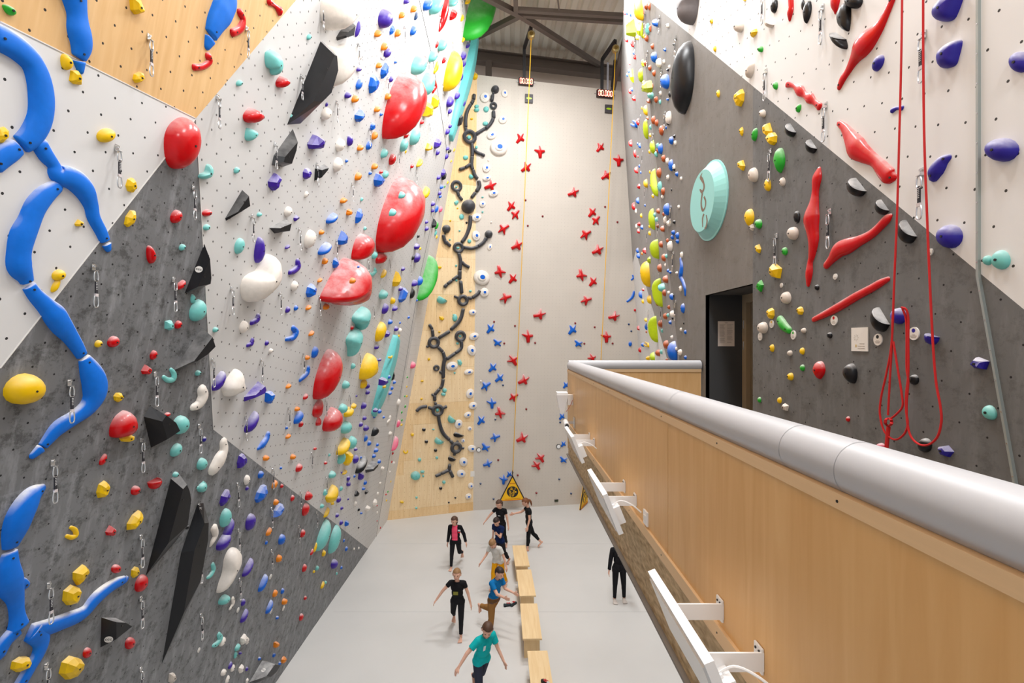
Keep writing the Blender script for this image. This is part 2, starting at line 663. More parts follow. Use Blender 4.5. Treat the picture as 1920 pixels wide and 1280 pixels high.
wr1 = wall_mesh('wall_right', W_MAIN, polys, [M_RD, M_RW, wall_mat('panel_grey_lit_by_door', (118, 113, 107), 0.17, R(20), 0.004, (60, 58, 56), chalk=0.1, jit=.25)], 0.05)  # area around the door: stronger lamplight put into a lighter, warmer grey
tag(wr1, 'right climbing wall, dark grey below and white above a slanting line', kind='structure')
# far right plane
hf = W_FAR.hit
fb, ft = meet(W_FAR, W_SPEED, 0), meet(W_FAR, W_SPEED, ztr + .5)
cb = lambda z: rm(crease(z), z)
g1, g2 = hf(1192, 470), hf(1256, 690)
gd = (g2 - g1)
fe_ = meet(W_FAR, W_SPEED, g1.z)
w_low = g1 + gd * ((2.45 - g1.x) / gd.x)
polys = [
    ([w_low, cb(ztr), ft, fe_, g1], 0),
    ([g1, fe_, fb, cb(0), w_low], 1)]
# keep every corner exactly on the plane
polys = [([p - W_FAR.n * (p - W_FAR.o).dot(W_FAR.n) for p in pts], m) for pts, m in polys]
wr2 = wall_mesh('wall_right_far', W_FAR, polys, [M_RF, M_RW], 0.05)
tag(wr2, 'far part of right climbing wall crowded with colourful holds', kind='structure')

# door recess
M_DARK = plain('charcoal_board', (68, 69, 71), .7, .3, var=.05)
M_DFR = plain('bronze_door_frame', (158, 142, 118), .5)
dr = empty('door_1', (2.75, 5.4, PFZ))
tag(dr, 'dark door recess behind the balcony', kind='structure')


def part(name, mb_, m, par, smooth=False):
    return mb_.build(name, m, par, smooth)


part('recess_far_board', MB().box((2.965, DY1 + .02, (PFZ + DZT) / 2), (1.02, .04, DZT - PFZ)), M_DARK, dr)
part('recess_ceiling', MB().box((2.965, (DY0 + DY1) / 2, DZT + .02), (1.02, DY1 - DY0, .04)), plain('recess_soffit', (84, 82, 80), .7), dr)
part('recess_near_board', MB().box((2.965, DY0 - .02, (PFZ + DZT) / 2), (1.02, .04, DZT - PFZ)), M_DARK, dr)
lf_ = part('door_leaf', MB().box((2.99, (DY0 + DY1) / 2, (PFZ + DZT) / 2), (.05, DY1 - DY0 - .2, DZT - PFZ - .1)), plain('door_leaf_brown', (120, 108, 90), .5), dr)
fr = MB()
fr.box((2.96, DY1 - .05, (PFZ + DZT) / 2), (.1, .1, DZT - PFZ)).box((2.96, DY0 + .05, (PFZ + DZT) / 2), (.1, .1, DZT - PFZ)).box((2.96, (DY0 + DY1) / 2, DZT - .05), (.1, DY1 - DY0 - .2, .1))
part('door_frame', fr, M_DFR, dr)
for hz_ in (HC + 0.23, HC - 0.03, HC - .95):
    part('hinge', MB().tube([(2.915, DY1 - .03, hz_ - .05), (2.915, DY1 - .03, hz_ + .05)], .012, 8), M_STEEL, dr, True)
M_PAPER = plain('paper', (225, 215, 208), .8)
M_PRINT = plain('grey_print', (168, 160, 156), .9)
nt = empty('paper_notice', (2.45 + (1361 - 1322.5) * 6 / 900, DY1 - .002, HC))
tag(nt, 'printed white notice sheet in two columns on the dark door recess', 'notice')
px = lambda x: (x - CX) * 5.998 / FPX
pz = lambda y: HC + (CY - y) * 5.998 / FPX
part('sheet', MB().box(((px(1346) + px(1377)) / 2, DY1 - .003, (pz(602) + pz(649)) / 2), (px(1377) - px(1346), .003, pz(602) - pz(649))), M_PAPER, nt)
mb = MB()
for ci, (xa, xb) in enumerate(((1349, 1360), (1363, 1374))):
    yy = 608.5
    while yy < 643:
        ln = rnd.uniform(.7, 1.0)
        if rnd.random() > .12:
            mb.box(((px(xa) + px(xa + (xb - xa) * ln)) / 2, DY1 - .0052, pz(yy)), ((px(xb) - px(xa)) * ln, .001, .0032))
        yy += 1.25
mb.box((px(1361.5), DY1 - .0052, pz(605)), (.035, .001, .006))
part('printed_text', mb, M_PRINT, nt)

# balcony: platform, long parapet and cross parapet
XR, YB = 0.742, 6.07
tag(part('floor_platform', MB().box((1.6, 1.5, PFZ - .03), (1.66, 9.0, .06)), plain('platform_floor', (120, 118, 114), .7), None),
    'grey floor of the balcony', kind='structure')
wp = empty('wall_parapet', (XR, 3, PFZ))
tag(wp, 'birch plywood balcony parapet with grey padded rail', kind='structure')
zg, zs1, zs2, zs3, zo = [HC - k * XR for k in (0.452, 0.498, 1.337, 1.41, 1.88)]
JY = [-3.0, 0.55, 2.25, 4.12, YB + .005]


def uvbox(o, sc=1.0):
    me = o.data
    ul = me.uv_layers.new(name='UVMap')
    for pgn in me.polygons:
        n = pgn.normal
        for li in pgn.loop_indices:
            c = me.vertices[me.loops[li].vertex_index].co
            if abs(n.x) > .6: ul.data[li].uv = (c.y * sc, c.z * sc)
            elif abs(n.y) > .6: ul.data[li].uv = (c.x * sc, c.z * sc)
            else: ul.data[li].uv = (c.x * sc, c.y * sc)
    return o


M_PAR = wall_mat('parapet_birch', (230, 186, 128), 1.0, grain=True, dots=False, rough=.35)
osb = NT('weathered_osb')
ou = osb.n('ShaderNodeUVMap')
om = osb.n('ShaderNodeMapping')
om.inputs['Scale'].default_value = (14, 42, 1)
om.inputs['Rotation'].default_value = (0, 0, .5)
osb.l(ou.outputs[0], om.inputs[0])
ov = osb.n('ShaderNodeTexNoise')
ov.inputs['Scale'].default_value = 1.0
ov.inputs['Detail'].default_value = 7
osb.l(om.outputs[0], ov.inputs['Vector'])
ocr = osb.n('ShaderNodeValToRGB')
ocr.color_ramp.elements[0].position, ocr.color_ramp.elements[1].position = .3, .7
ocr.color_ramp.elements[0].color, ocr.color_ramp.elements[1].color = srgb(150, 124, 88), srgb(216, 190, 150)
osb.l(ov.outputs[0], ocr.inputs[0])
M_OSB = osb.base(ocr.outputs[0], .6, .3)
for a, b in zip(JY, JY[1:]):
    uvbox(part('plywood_panel', MB().box((XR + .01, (a + b) / 2, (zs1 + zs2) / 2), (.018, b - a - .005, zs1 - zs2)), M_PAR, wp))
for a, b in zip([-3.0, 0.9, 2.62, 4.45], [0.9, 2.62, 4.45, YB + .005]):
    uvbox(part('osb_panel', MB().box((XR + .014, (a + b) / 2, (zs3 + zo) / 2), (.02, b - a - .004, zs3 - zo)), M_OSB, wp))
uvbox(part('parapet_core', MB().box((XR + .05, 1.54, (zg + zo) / 2), (.06, 9.06, zg - zo)), M_PLYT, wp))
for z0_, z1_, nm in ((zg, zs1, 'top_trim_strip'), (zs2, zs3, 'lower_trim_strip')):
    o = part(nm, MB().box((XR + .002, 1.54, (z0_ + z1_) / 2), (.026, 9.06, z0_ - z1_)), M_PLYT, wp)
    for k in range(9):
        yy = .45 + k * .62
        s_ = part('screw', MB().tube([(XR - .0125, yy, (z0_ + z1_) / 2), (XR - .010, yy, (z0_ + z1_) / 2)], .0035, 6), M_BOLT, None)
        s_.parent = o
part('edge_profile', MB().bar((XR - .006, -3, zo - .006), (XR - .006, YB, zo - .006), .03, .014), plain('steel_edge', (120, 112, 104), .5), wp)
TR = .0645
tc = (XR + .052, HC - .287)
jt = [-3, .95, 2.6, 4.4]


def rail(pts, n=26):
    mb_ = MB()
    mb_.tube(pts, TR, n)
    return mb_


o = part('padded_rail', rail([(tc[0], -3, tc[1]), (tc[0], YB + .02, tc[1])]), M_GREYV, wp, True)
o2 = part('padded_rail', rail([(tc[0] - .04, YB + .05, tc[1] + .003), (2.43, YB + .05, tc[1] + .003)]), M_GREYV, wp, True)
mb = MB()
mb.tube([(tc[0], YB + .03 - .05, tc[1]), (tc[0], YB + .03 + .03, tc[1])], [TR, TR * .75], 26)
part('rail_corner', mb, M_GREYV, wp, True)
part('rail_end_cap', MB().tube([(2.428, YB + .05, tc[1]), (2.437, YB + .05, tc[1])], TR * .97, 26), plain('dark_end_cap', (92, 90, 92), .5), wp, True)
for yy in (1.08, 1.3, 2.2, 3.9):      # seams of the vinyl cover
    part('cover_seam', MB().tube([(tc[0], yy, tc[1]), (tc[0], yy + .008, tc[1])], TR + .0007, 26, cap=False), M_GREYV, wp, True)
mb = MB()
mb.box(((XR + 2.43) / 2, YB + .03, (zg - .02 + PFZ) / 2), (2.43 - XR, .03, zg - .02 - PFZ))
uvbox(part('cross_panel', mb, M_PLYF, wp))
part('cross_trim', MB().box(((XR + 2.43) / 2, YB + .012, zg - .012), (2.43 - XR, .02, .036)), M_PLYT, wp)

# roof: trapezoidal steel deck and its frame
M_DECK = plain('galvanised_deck', (214, 204, 188), .5, .5, .05)
vs, fs = [], []
prof = [(0, 0), (.16, 0), (.20, .07), (.30, .07), (.34, 0)]
xs = []
x = -3.2
while x < 8:
    for dx, dzz in prof[:-1]:
        xs.append((x + dx, dzz))
    x += .34
ya, yb = -3.0, 20.5
for i, (x, dzz) in enumerate(xs):
    vs += [(x, ya, roof_z(ya) + dzz), (x, yb, roof_z(yb) + dzz)]
    if i:
        fs.append([2 * i - 2, 2 * i, 2 * i + 1, 2 * i - 1])
ceil = tag(mesh_obj('ceiling', vs, fs, M_DECK), 'ribbed metal roof deck on dark steel beams', kind='structure')
W_TR = Wall((0, 0, ROOF0 - .45), (0, ROOFK, -1))
ht = W_TR.hit


def beam(a, b, w=.14, h=.14):
    return part('beam', MB().bar(a, b, w, h), M_BEAM, ceil)


for a, b, w in (((905, -8), (975, 28), .15), ((975, 28), (1132, 127), .15), ((975, 28), (880, 76), .15), ((965, 18), (1185, 31), .12),
                ((975, 28), (1185, 42), .12), ((967, -30), (967, 26), .13), ((1045, -10), (1048, 18), .04)):
    beam(ht(*a), ht(*b), w, w)
beam((-2.6, 17.1, HC + 10.35), (5.6, 18.75, HC + 10.35), .12, .34)
beam((-2.6, 17.08, HC + 10.55), (5.6, 18.73, HC + 10.55), .3, .04)
beam((-2.6, 17.08, HC + 10.16), (5.6, 18.73, HC + 10.16), .3, .04)
beam((-.75, 17.4, HC + 8.9), (-.75, 17.4, HC + 10.2), .22, .22)
beam(W_SPEED.hit(1150, 152, .0) + Vector((0, .4, -.4)), ht(1172, 70), .14, .14)
# ------------------------------------------------------------------ climbing holds
RECS = []
HOLDN = {'e': 'oval hold', 'd': 'teardrop hold', 't': 'pointed hold', 'k': 'chunky hold', 'w': 'wedge hold', 'c': 'crescent hold',
         'z': 'pill hold', 'h': 'half-moon hold', 'n': 'knob', 's': 'star hold', 'Y': 'eye-shaped hold', 'T': 'curved hold',
         'V': 'faceted volume', 'S': 'moulded hold', 'P': 'pipe hold', 'O': 'ring hold', 'L': 'ball hold', 'D': 'dome volume', 'F': 'slab volume', 'M': 'branching macro'}
OBJN = {'n': 'foothold', 's': 'star_hold', 'Y': 'eye_hold', 'P': 'pipe_hold', 'O': 'ring_hold', 'L': 'ball_hold', 'V': 'wall_volume', 'D': 'dome_volume',
        'F': 'slab_volume', 'T': 'curved_hold', 'c': 'crescent_hold', 'h': 'half_moon_hold', 'w': 'wedge_hold', 'k': 'chunky_hold', 'd': 'teardrop_hold',
        'z': 'pill_hold', 'e': 'oval_hold', 't': 'pointed_hold', 'S': 'moulded_hold', 'M': 'macro_hold'}
RATIO = {'e': .42, 'd': .45, 't': .45, 'k': .42, 'w': .45, 'c': .4, 'z': .5, 'h': .6, 'n': .55, 's': .25, 'Y': .28, 'V': .36, 'S': .42, 'D': .5, 'L': .75, 'F': .22}


def jac(w, p):
    x0, y0 = proj(p)
    q = 1e-3
    r = []
    for ax in (w.u, w.v, w.n):
        x1, y1 = proj(p + ax * q)
        r.append(((x1 - x0) / q, (y1 - y0) / q))
    return r


def fit(w, px0, px1, yc, r, off=0.0, form='round'):
    """real base centre, width and pixel scales of something that covers px0..px1 on wall w"""
    wpx = px1 - px0
    xb = (px0 + px1) / 2
    for _ in range(3):
        p = w.hit(xb, yc, off)
        (a, c), (_, sv), (b, e) = jac(w, p)
        a = max(a, 1e-3)
        bb = abs(b)
        if form == 'slab':
            W = wpx / (a + bb * r)
        elif form == 'egg':
            W = wpx / (2 * math.sqrt(a * a / 4 + (.65 * bb * r) ** 2))
        elif form == 'frustum':
            W = wpx / max(a, .66 * a + bb * r)
        else:
            W = wpx / (a / 2 + math.sqrt(a * a / 4 + (bb * r) ** 2))
        xb = px0 + a * W / 2 if b > 0 else px1 - a * W / 2
        yb = yc - e * r * W * .4
        if form == 'egg':
            xb = (px0 + px1) / 2 - b * .35 * r * W
            yb = yc - e * r * W * .35
    p = w.hit(xb, yb, off)
    if form == 'egg':
        c = c + max(-.6 * -sv, min(.6 * -sv, b * e * (.65 * r) ** 2 * 4 / a))
    if form == 'round':      # shear that keeps a bulging body upright in view
        ex = b * e * r * r * 4 / a
        c = c + max(-.75 * -sv, min(.75 * -sv, .22 * ex))
    return p, W, c, -sv


def rot2(pts, deg):
    a = R(deg)
    ca, sa = math.cos(a), math.sin(a)
    return [(x * ca - y * sa, x * sa + y * ca) for x, y in pts]     # image axes: y down, positive = clockwise


def ell(n, fx=lambda t: 1, fy=lambda t: 1):
    return [(.5 * math.cos(t) * fx(t), .5 * math.sin(t) * fy(t)) for t in [2 * math.pi * i / n for i in range(n)]]


def base_outline(ty, g):
    if ty in ('e', 'Y', 'D'):
        k = g.uniform(-.1, .1)
        return ell(16, lambda t: 1 + k * math.sin(t)), True
    if ty in ('n', 'L'):
        return ell(12 if ty == 'n' else 20), True
    if ty == 'd':
        return [(.5 * math.cos(t) * (1 if math.sin(t) < 0 else max(.0, 1 - .75 * math.sin(t) ** 2) ** .9), .5 * math.sin(t)) for t in [2 * math.pi * i / 18 for i in range(18)]], True
    if ty == 't':
        return [(x, -y) for x, y in base_outline('d', g)[0]], True
    if ty == 'z':
        return [(.5 * math.copysign(abs(math.cos(t)) ** .8, math.cos(t)) * (1 - .22 * math.sin(t) ** 2 * (1 if math.sin(t) > 0 else .3)) + .1 * math.sin(2 * t) * .6,
                 .5 * math.sin(t)) for t in [2 * math.pi * i / 16 for i in range(16)]], True
    if ty == 'k':
        n = 7
        ph = g.random() * 6
        return [(.5 * g.uniform(.82, 1.0) * math.cos(2 * math.pi * i / n + ph), .5 * g.uniform(.82, 1) * math.sin(2 * math.pi * i / n + ph)) for i in range(n)], False
    if ty == 'w':
        v = g.choice((0, 1, 2))
        return ([(-.5, -.12), (.12, -.5), (.5, -.3), (.42, .1), (-.02, .5), (-.4, .2)], [(-.5, -.4), (.1, -.5), (.5, .05), (.2, .5), (-.35, .3)],
                [(-.5, .1), (-.2, -.5), (.5, -.15), (.3, .5), (-.3, .42)])[v], False
    if ty == 'h':
        pts = [(-.32, -.5)] + [(.5 * math.cos(t) - .02, .5 * math.sin(t) - .0) for t in [R(x) for x in range(215, 10, -20)]] + [(.5, .18)]
        return pts, True
    if ty == 's':
        arms = [(-58, .58, .09), (-122, .58, .09), (32, .46, .16), (128, .6, .24)]
        pts = []
        arms = sorted(arms)
        for i, (an, ln, wd) in enumerate(arms):
            a = R(an)
            for o in (-1, 1):
                pts.append((ln * math.cos(a) - o * wd * .55 * math.sin(a), ln * math.sin(a) + o * wd * .55 * math.cos(a)))
            nx = arms[(i + 1) % 4][0] + (360 if i == 3 else 0)
            m = R((an + nx) / 2)
            pts.append((.235 * math.cos(m), .235 * math.sin(m)))
        return pts, True
    raise KeyError(ty)


def blob_mesh(uvs, P, kind, g, center=None):
    """uvs: outline on the wall; returns verts, faces for a body bulging out by P"""
    n = len(uvs)
    if center is None:
        cu, cv = sum(p[0] for p in uvs) / n, sum(p[1] for p in uvs) / n
    else:
        cu, cv = center
    if kind == 'round':
        lev = [(1, -.02), (.99, .16), (.93, .42), (.78, .7), (.54, .9), (.27, .985)]
    elif kind == 'egg':
        lev = [(.62, -.02), (.86, .1), (.97, .22), (1, .36), (.96, .53), (.84, .72), (.62, .88), (.33, .97)]
    elif kind == 'flat':
        lev = [(1, -.02), (1, .55), (.96, .85), (.86, .98), (.4, 1)]
    elif kind == 'disc':
        lev = [(1, -.02), (.99, .35), (.9, .62), (.62, .78), (.5, .8), (.46, 1.0), (.3, 1.0)]
    elif kind == 'star':
        lev = [(1, -.02), (.97, .35), (.84, .62), (.55, .9), (.25, 1)]
    elif kind == 'half':
        lev = [(1, -.02), (.985, .2), (.93, .42), (.8, .66), (.58, .86), (.3, .97)]
    else:  # facet
        lev = [(1, -.02), (.9, .5), (.5, 1)]
    vs, fs = [], []
    for li, (s, h) in enumerate(lev):
        for i, (u, v) in enumerate(uvs):
            hh = h
            if kind == 'facet' and li:
                hh = h * g.uniform(.8, 1.08)
            vs.append((cu + (u - cu) * s, cv + (v - cv) * s, hh * P))
    vs.append((cu, cv, P * (1.0 if kind != 'facet' else 1.02)))
    for li in range(len(lev) - 1):
        for i in range(n):
            j = (i + 1) % n
            fs.append([li * n + i, li * n + j, (li + 1) * n + j, (li + 1) * n + i])
    b = (len(lev) - 1) * n
    for i in range(n):
        fs.append([b + i, b + (i + 1) % n, len(vs) - 1])
    # outlines run clockwise on screen: make them face outwards
    ar = sum(uvs[i][0] * uvs[(i + 1) % n][1] - uvs[(i + 1) % n][0] * uvs[i][1] for i in range(n))
    if ar < 0:
        fs = [f[::-1] for f in fs]
    return vs, fs


bolt_me = None


def add_bolt(o, loc, s=1.0):
    global bolt_me
    if bolt_me is None:
        mb_ = MB()
        mb_.tube([(0, 0, -.004), (0, 0, .004)], .009, 8)
        b = mb_.build('bolt', M_BOLT)
        bolt_me = b.data
        bpy.data.objects.remove(b)
    b = bpy.data.objects.new('bolt', bolt_me)
    link(b, o)
    b.location = loc
    b.scale = (s * .75, s * .75, 1)


def record(o, col, ty, x, y, w, h, wall):
    RECS.append(dict(o=o, c=PAL[col][0], n=HOLDN[ty], x=x, y=y, w=w, h=h, wall=WNAME[id(wall)], ty=ty))
    o['category'] = 'climbing hold' if ty not in 'VDF' else 'wall volume'


def hold(col, ty, x, y, w, h, rot=0.0, off=0.0, r=None, wall=None):
    wall = wall or wall_at(x, y)
    g = random.Random(int(x * 13 + y * 7))
    r = r or RATIO[ty]
    if ty == 'c':
        pts = [(-.36, -.3, .13), (-.3, .08, .18), (0, .3, .2), (.3, .08, .18), (.36, -.3, .12)]
        rp = rot2([(a * w, b * h) for a, b, _ in pts], rot)
        return tube_hold(col, [(x + p[0], y + p[1], q[2] * (w + h) / 2) for p, q in zip(rp, pts)], wall, off, ty='c')
    out, sm = base_outline(ty, g)
    pp = rot2([(a * w, b * h) for a, b in out], rot)
    return outline_hold(col, ty, [(x + a, y + b) for a, b in pp], wall, off, r, sm, g)


def outline_hold(col, ty, pts, wall=None, off=0.0, r=None, smooth=True, g=None, kind=None, center=None, mat=None):
    x0, x1 = min(p[0] for p in pts), max(p[0] for p in pts)
    y0, y1 = min(p[1] for p in pts), max(p[1] for p in pts)
    xc, yc = (x0 + x1) / 2, (y0 + y1) / 2
    wall = wall or wall_at(xc, yc)
    g = g or random.Random(int(xc * 13 + yc * 7))
    r = r or RATIO[ty]
    p, W, c, s = fit(wall, x0, x1, yc, r, off, 'round')
    H = (y1 - y0) / s
    uvs = []
    for a, b in pts:
        u = ((a - x0) / (x1 - x0) - .5) * W
        uvs.append((u, (yc - b + c * u) / s))
    P = r * W
    P = min(P, max(.7 * H, .02)) if ty not in ('D', 'F') else P
    if ty == 'n' or ty == 'L': P = max(P, .3 * H)
    P = max(P, .012)
    kd = kind or {'Y': 'disc', 's': 'star', 'h': 'half', 'k': 'facet', 'w': 'facet', 'V': 'facet'}.get(ty, 'round')
    ctr = None
    if center:
        u = ((center[0] - x0) / (x1 - x0) - .5) * W
        ctr = (u, (yc - center[1] + c * u) / s)
    elif ty == 'h':
        ctr = ((uvs[0][0] + uvs[-1][0]) / 2 * .9, (uvs[0][1] + uvs[-1][1]) / 2 * .9)
    vs, fs = blob_mesh(uvs, P, kd, g, ctr)
    o = mesh_obj('round_hold' if ty == 'n' and y1 - y0 > 10 else OBJN[ty], vs, fs, mat or HM[col], None, smooth and kd not in ('facet',), matrix=wall.mat(p))
    if ty == 'Y':
        q = .2
        k = max(range(len(uvs)), key=lambda i: 0)
        pu = [(u * q * 1.5, v * q * 1.5) for u, v in uvs]
        pv, pf = blob_mesh(pu, .012, 'flat', g)
        e = mesh_obj('pupil', [(a + W * .04, b + H * .03, z + P) for a, b, z in pv], pf, HM['b'], o)
    elif ty not in 'shLV' and min(W, H) > .05:
        add_bolt(o, (vs[-1][0], vs[-1][1], vs[-1][2]), 1.0 if W < .3 else 1.4)
    record(o, col, ty, xc, yc, x1 - x0, y1 - y0, wall)
    return o


def tube_hold(col, path, wall=None, off=0.0, ty='T', r=.42, full=False, flat_ends=(False, False)):
    """path: (x, y, half width) in pixels, laid on the wall"""
    xc, yc = sum(p[0] for p in path) / len(path), sum(p[1] for p in path) / len(path)
    wall = wall or wall_at(path[len(path) // 2][0], path[len(path) // 2][1])
    sm = catmull(path, 5) if len(path) > 2 else [tuple(a + (b - a) * k / 4 for a, b in zip(path[0], path[1])) for k in range(5)]
    n = len(sm)
    P3, RAD = [], []
    for i, (x, y, rp) in enumerate(sm):
        a, b = sm[max(i - 1, 0)], sm[min(i + 1, n - 1)]
        tx, ty_ = b[0] - a[0], b[1] - a[1]
        ln = math.hypot(tx, ty_) or 1
        nx, ny = abs(ty_ / ln), abs(tx / ln)
        p = wall.hit(x, y, off)
        (ja, jc), (_, sv), (jb, je) = jac(wall, p)
        sh = ja / 2 + math.sqrt(ja * ja / 4 + (jb * r) ** 2)
        sc = math.hypot(nx * sh, ny * -sv)
        rho = rp * 2 / sc / 2
        Wd = 2 * rho
        shift = (rp - ja * Wd / 2) * nx * (1 if jb > 0 else -1)
        if full: rho *= 1.22
        P3.append(wall.hit(x - shift, y - je * r * rho * .8, off))
        RAD.append(max(rho, .004))
    base = P3[n // 2]
    m = wall.mat(base)
    uv0 = wall.uv(base)
    pts = [(wall.uv(p)[0] - uv0[0], wall.uv(p)[1] - uv0[1]) for p in P3]
    # drop points that fold back where the radius is large
    vs, fs = [], []
    K = 8
    ext = []
    d0_ = (pts[0][0] - pts[1][0], pts[0][1] - pts[1][1])
    l0 = math.hypot(*d0_) or 1
    d1_ = (pts[-1][0] - pts[-2][0], pts[-1][1] - pts[-2][1])
    l1 = math.hypot(*d1_) or 1
    capk = .75 if not full else .5

    def cap(p, d, l, rad, flat):
        q = lambda k: (p[0] + d[0] / l * rad * k, p[1] + d[1] / l * rad * k)
        if flat:
            return [(q(.06), rad * .9), (q(.09), rad * .05)]
        return [(q(capk * .7), rad * .7), (q(capk), rad * .12)]
    ext = cap(pts[0], d0_, l0, RAD[0], flat_ends[0])[::-1]
    seq = ext + list(zip(pts, RAD)) + cap(pts[-1], d1_, l1, RAD[-1], flat_ends[1])
    L = len(seq)
    for i, (p, rr) in enumerate(seq):
        a, b = seq[max(i - 1, 0)][0], seq[min(i + 1, L - 1)][0]
        tx, ty_ = b[0] - a[0], b[1] - a[1]
        ln = math.hypot(tx, ty_) or 1
        sx, sy = -ty_ / ln, tx / ln
        for k in range(K + 1):
            an = math.pi * k / K
            cs, sn = math.cos(an), math.sin(an)
            if full:      # pipe standing on the wall
                an = 2 * math.pi * k / K
                vs.append((p[0] + sx * math.cos(an) * rr, p[1] + sy * math.cos(an) * rr, rr * 1.05 + math.sin(an) * rr))
            else:
                vs.append((p[0] + sx * cs * rr, p[1] + sy * cs * rr, (min(1, sn * 2.4) ** .7 if ty == 'F' else sn ** (.62 if ty == 'M' else .8)) * rr * 2 * r - .004 * (k in (0, K))))
    for i in range(L - 1):
        for k in range(K):
            fs.append([i * (K + 1) + k, (i + 1) * (K + 1) + k, (i + 1) * (K + 1) + k + 1, i * (K + 1) + k + 1])
    o = mesh_obj(OBJN[ty], vs, fs, HM[col], None, True, matrix=m)
    bm = bmesh.new()
    bm.from_mesh(o.data)
    bmesh.ops.recalc_face_normals(bm, faces=bm.faces)
    # open shells may come out inverted: test the face nearest the top
    tf = max(bm.faces, key=lambda f: f.calc_center_median().z)
    if tf.normal.z < 0:
        bmesh.ops.reverse_faces(bm, faces=bm.faces)
    bm.to_mesh(o.data)
    bm.free()
    if not full and min(RAD) > .02 and n > 6:
        for q in (len(ext) + 2, len(ext) + n - 3):
            p_, rr = seq[q]
            add_bolt(o, (p_[0], p_[1], rr * 2 * r))
    xs_, ys_ = [p[0] for p in path], [p[1] for p in path]
    mr = max(p[2] for p in path)
    record(o, col, ty, (min(xs_) + max(xs_)) / 2, (min(ys_) + max(ys_)) / 2, max(xs_) - min(xs_) + mr, max(ys_) - min(ys_) + mr, wall)
    return o


def ring_hold(col, x, y, Rp, tp, wall=None):
    wall = wall or wall_at(x, y)
    p = wall.hit(x, y)
    s = -jac(wall, p)[1][1]
    Rr, tr = Rp / s, tp / s
    mb_ = MB()
    mb_.tube([(Rr * math.cos(2 * math.pi * k / 20), Rr * math.sin(2 * math.pi * k / 20), tr * 1.02) for k in range(20)], tr, 8, closed=True)
    o = mb_.build('ring_hold', HM[col], None, True)
    o.matrix_world = wall.mat(p)
    record(o, col, 'O', x, y, 2 * Rp, 2 * Rp, wall)
    return o


def volume(col, pts, apex, ap_h=None, wall=None, r=None):
    """faceted box volume: outline on the wall, ridge or apex points standing proud"""
    x0, x1 = min(p[0] for p in pts), max(p[0] for p in pts)
    y0, y1 = min(p[1] for p in pts), max(p[1] for p in pts)
    xc, yc = (x0 + x1) / 2, (y0 + y1) / 2
    wall = wall or wall_at(xc, yc)
    r = r or RATIO['V']
    p, W, c, s = fit(wall, x0, x1, yc, r, 0, 'frustum')
    jb = jac(wall, p)
    P = min(r * W, .6 * (y1 - y0) / s)
    cv = lambda a, b: (lambda u: (u, (yc - b + c * u) / s))(((a - x0) / (x1 - x0) - .5) * W)
    base = [cv(*q) for q in pts]
    n = len(base)
    au, av = cv(*apex)
    if abs(jb[2][0]) > .5 * jb[0][0]:
        au = -.12 * W * (1 if jb[2][0] > 0 else -1)
        av = (yc - apex[1] + c * au + jb[2][1] * P) / s
    q_ = .56
    vs = [(u, v, -.002) for u, v in base] + [(au + (u - au) * q_, av + (v - av) * q_, P * (1 + .25 * (u - au) / W)) for u, v in base]
    fs = [[i, (i + 1) % n, n + (i + 1) % n, n + i] for i in range(n)] + [list(range(n, 2 * n))]     # side facets and the tilted top
    ar = sum(base[i][0] * base[(i + 1) % n][1] - base[(i + 1) % n][0] * base[i][1] for i in range(n))
    if ar < 0:
        fs = [f[::-1] for f in fs]
    o = mesh_obj('wall_volume', vs, fs, HM[col], None, False, matrix=wall.mat(p))
    add_bolt(o, (au, av, P))
    record(o, col, 'V', xc, yc, x1 - x0, y1 - y0, wall)
    o['_P'] = P
    return o


MACROS = []


def build_macros():
    ends = [(p[k][0], p[k][1], i) for i, (_, ty, p, _) in enumerate(MACROS) for k in (0, -1)]
    for i, (col, ty, p, off) in enumerate(MACROS):
        fl_ = []
        for k in (0, -1):
            x, y, r_ = p[k]
            fl_.append(ty == 'F' or any(j != i and math.hypot(x - a, y - b) < 1.25 * r_ + 4 for a, b, j in ends))
        tube_hold(col, p, None, off, ty, r=.34 if ty == 'M' else .3, flat_ends=fl_)


draw_parts = None


def build_draw_parts():
    """quickdraw about 29 cm long; local axes are wall u, v(up, plumb), n"""
    P_ = {}
    mb_ = MB()
    mb_.box((0, .0, .004), (.03, .045, .006)).tube([(0, .008, .0), (0, .008, .02)], .008, 6).box((0, -.025, .018), (.028, .004, .03))
    P_['bolt_hanger'] = mb_.build('bolt_hanger', M_STEEL, None)

    def biner(cy, hh, ww, rad):
        pts = []
        for k in range(16):
            t = 2 * math.pi * k / 16
            pts.append((ww * math.copysign(abs(math.cos(t)) ** .7, math.cos(t)) * (1 - .18 * math.sin(t)), cy + hh * math.sin(t), .024))
        m_ = MB()
        m_.tube(pts, rad, 6, closed=True)
        return m_
    P_['upper_carabiner'] = biner(-.062, .038, .017, .0045).build('upper_carabiner', M_STEEL, None, True)
    mb_ = MB()
    mb_.box((0, -.14, .024), (.019, .105, .007))
    P_['sling'] = mb_.build('sling', M_SLING, None)
    mb_ = MB()
    for k in range(5):
        mb_.box((0, -.155 + k * .011, .0285), (.012, .005, .0012))
    P_['sling_print'] = mb_.build('sling_print', plain('sling_print', (190, 190, 190), .8), None)
    P_['keeper'] = MB().box((0, -.197, .024), (.024, .02, .012)).build('keeper', plain('rubber_keeper', (206, 196, 196), .6), None)
    P_['lower_carabiner'] = biner(-.238, .046, .018, .0045).build('lower_carabiner', M_STEEL, None, True)
    out = {}
    for k, o in P_.items():
        out[k] = o.data
        bpy.data.objects.remove(o)
    return out


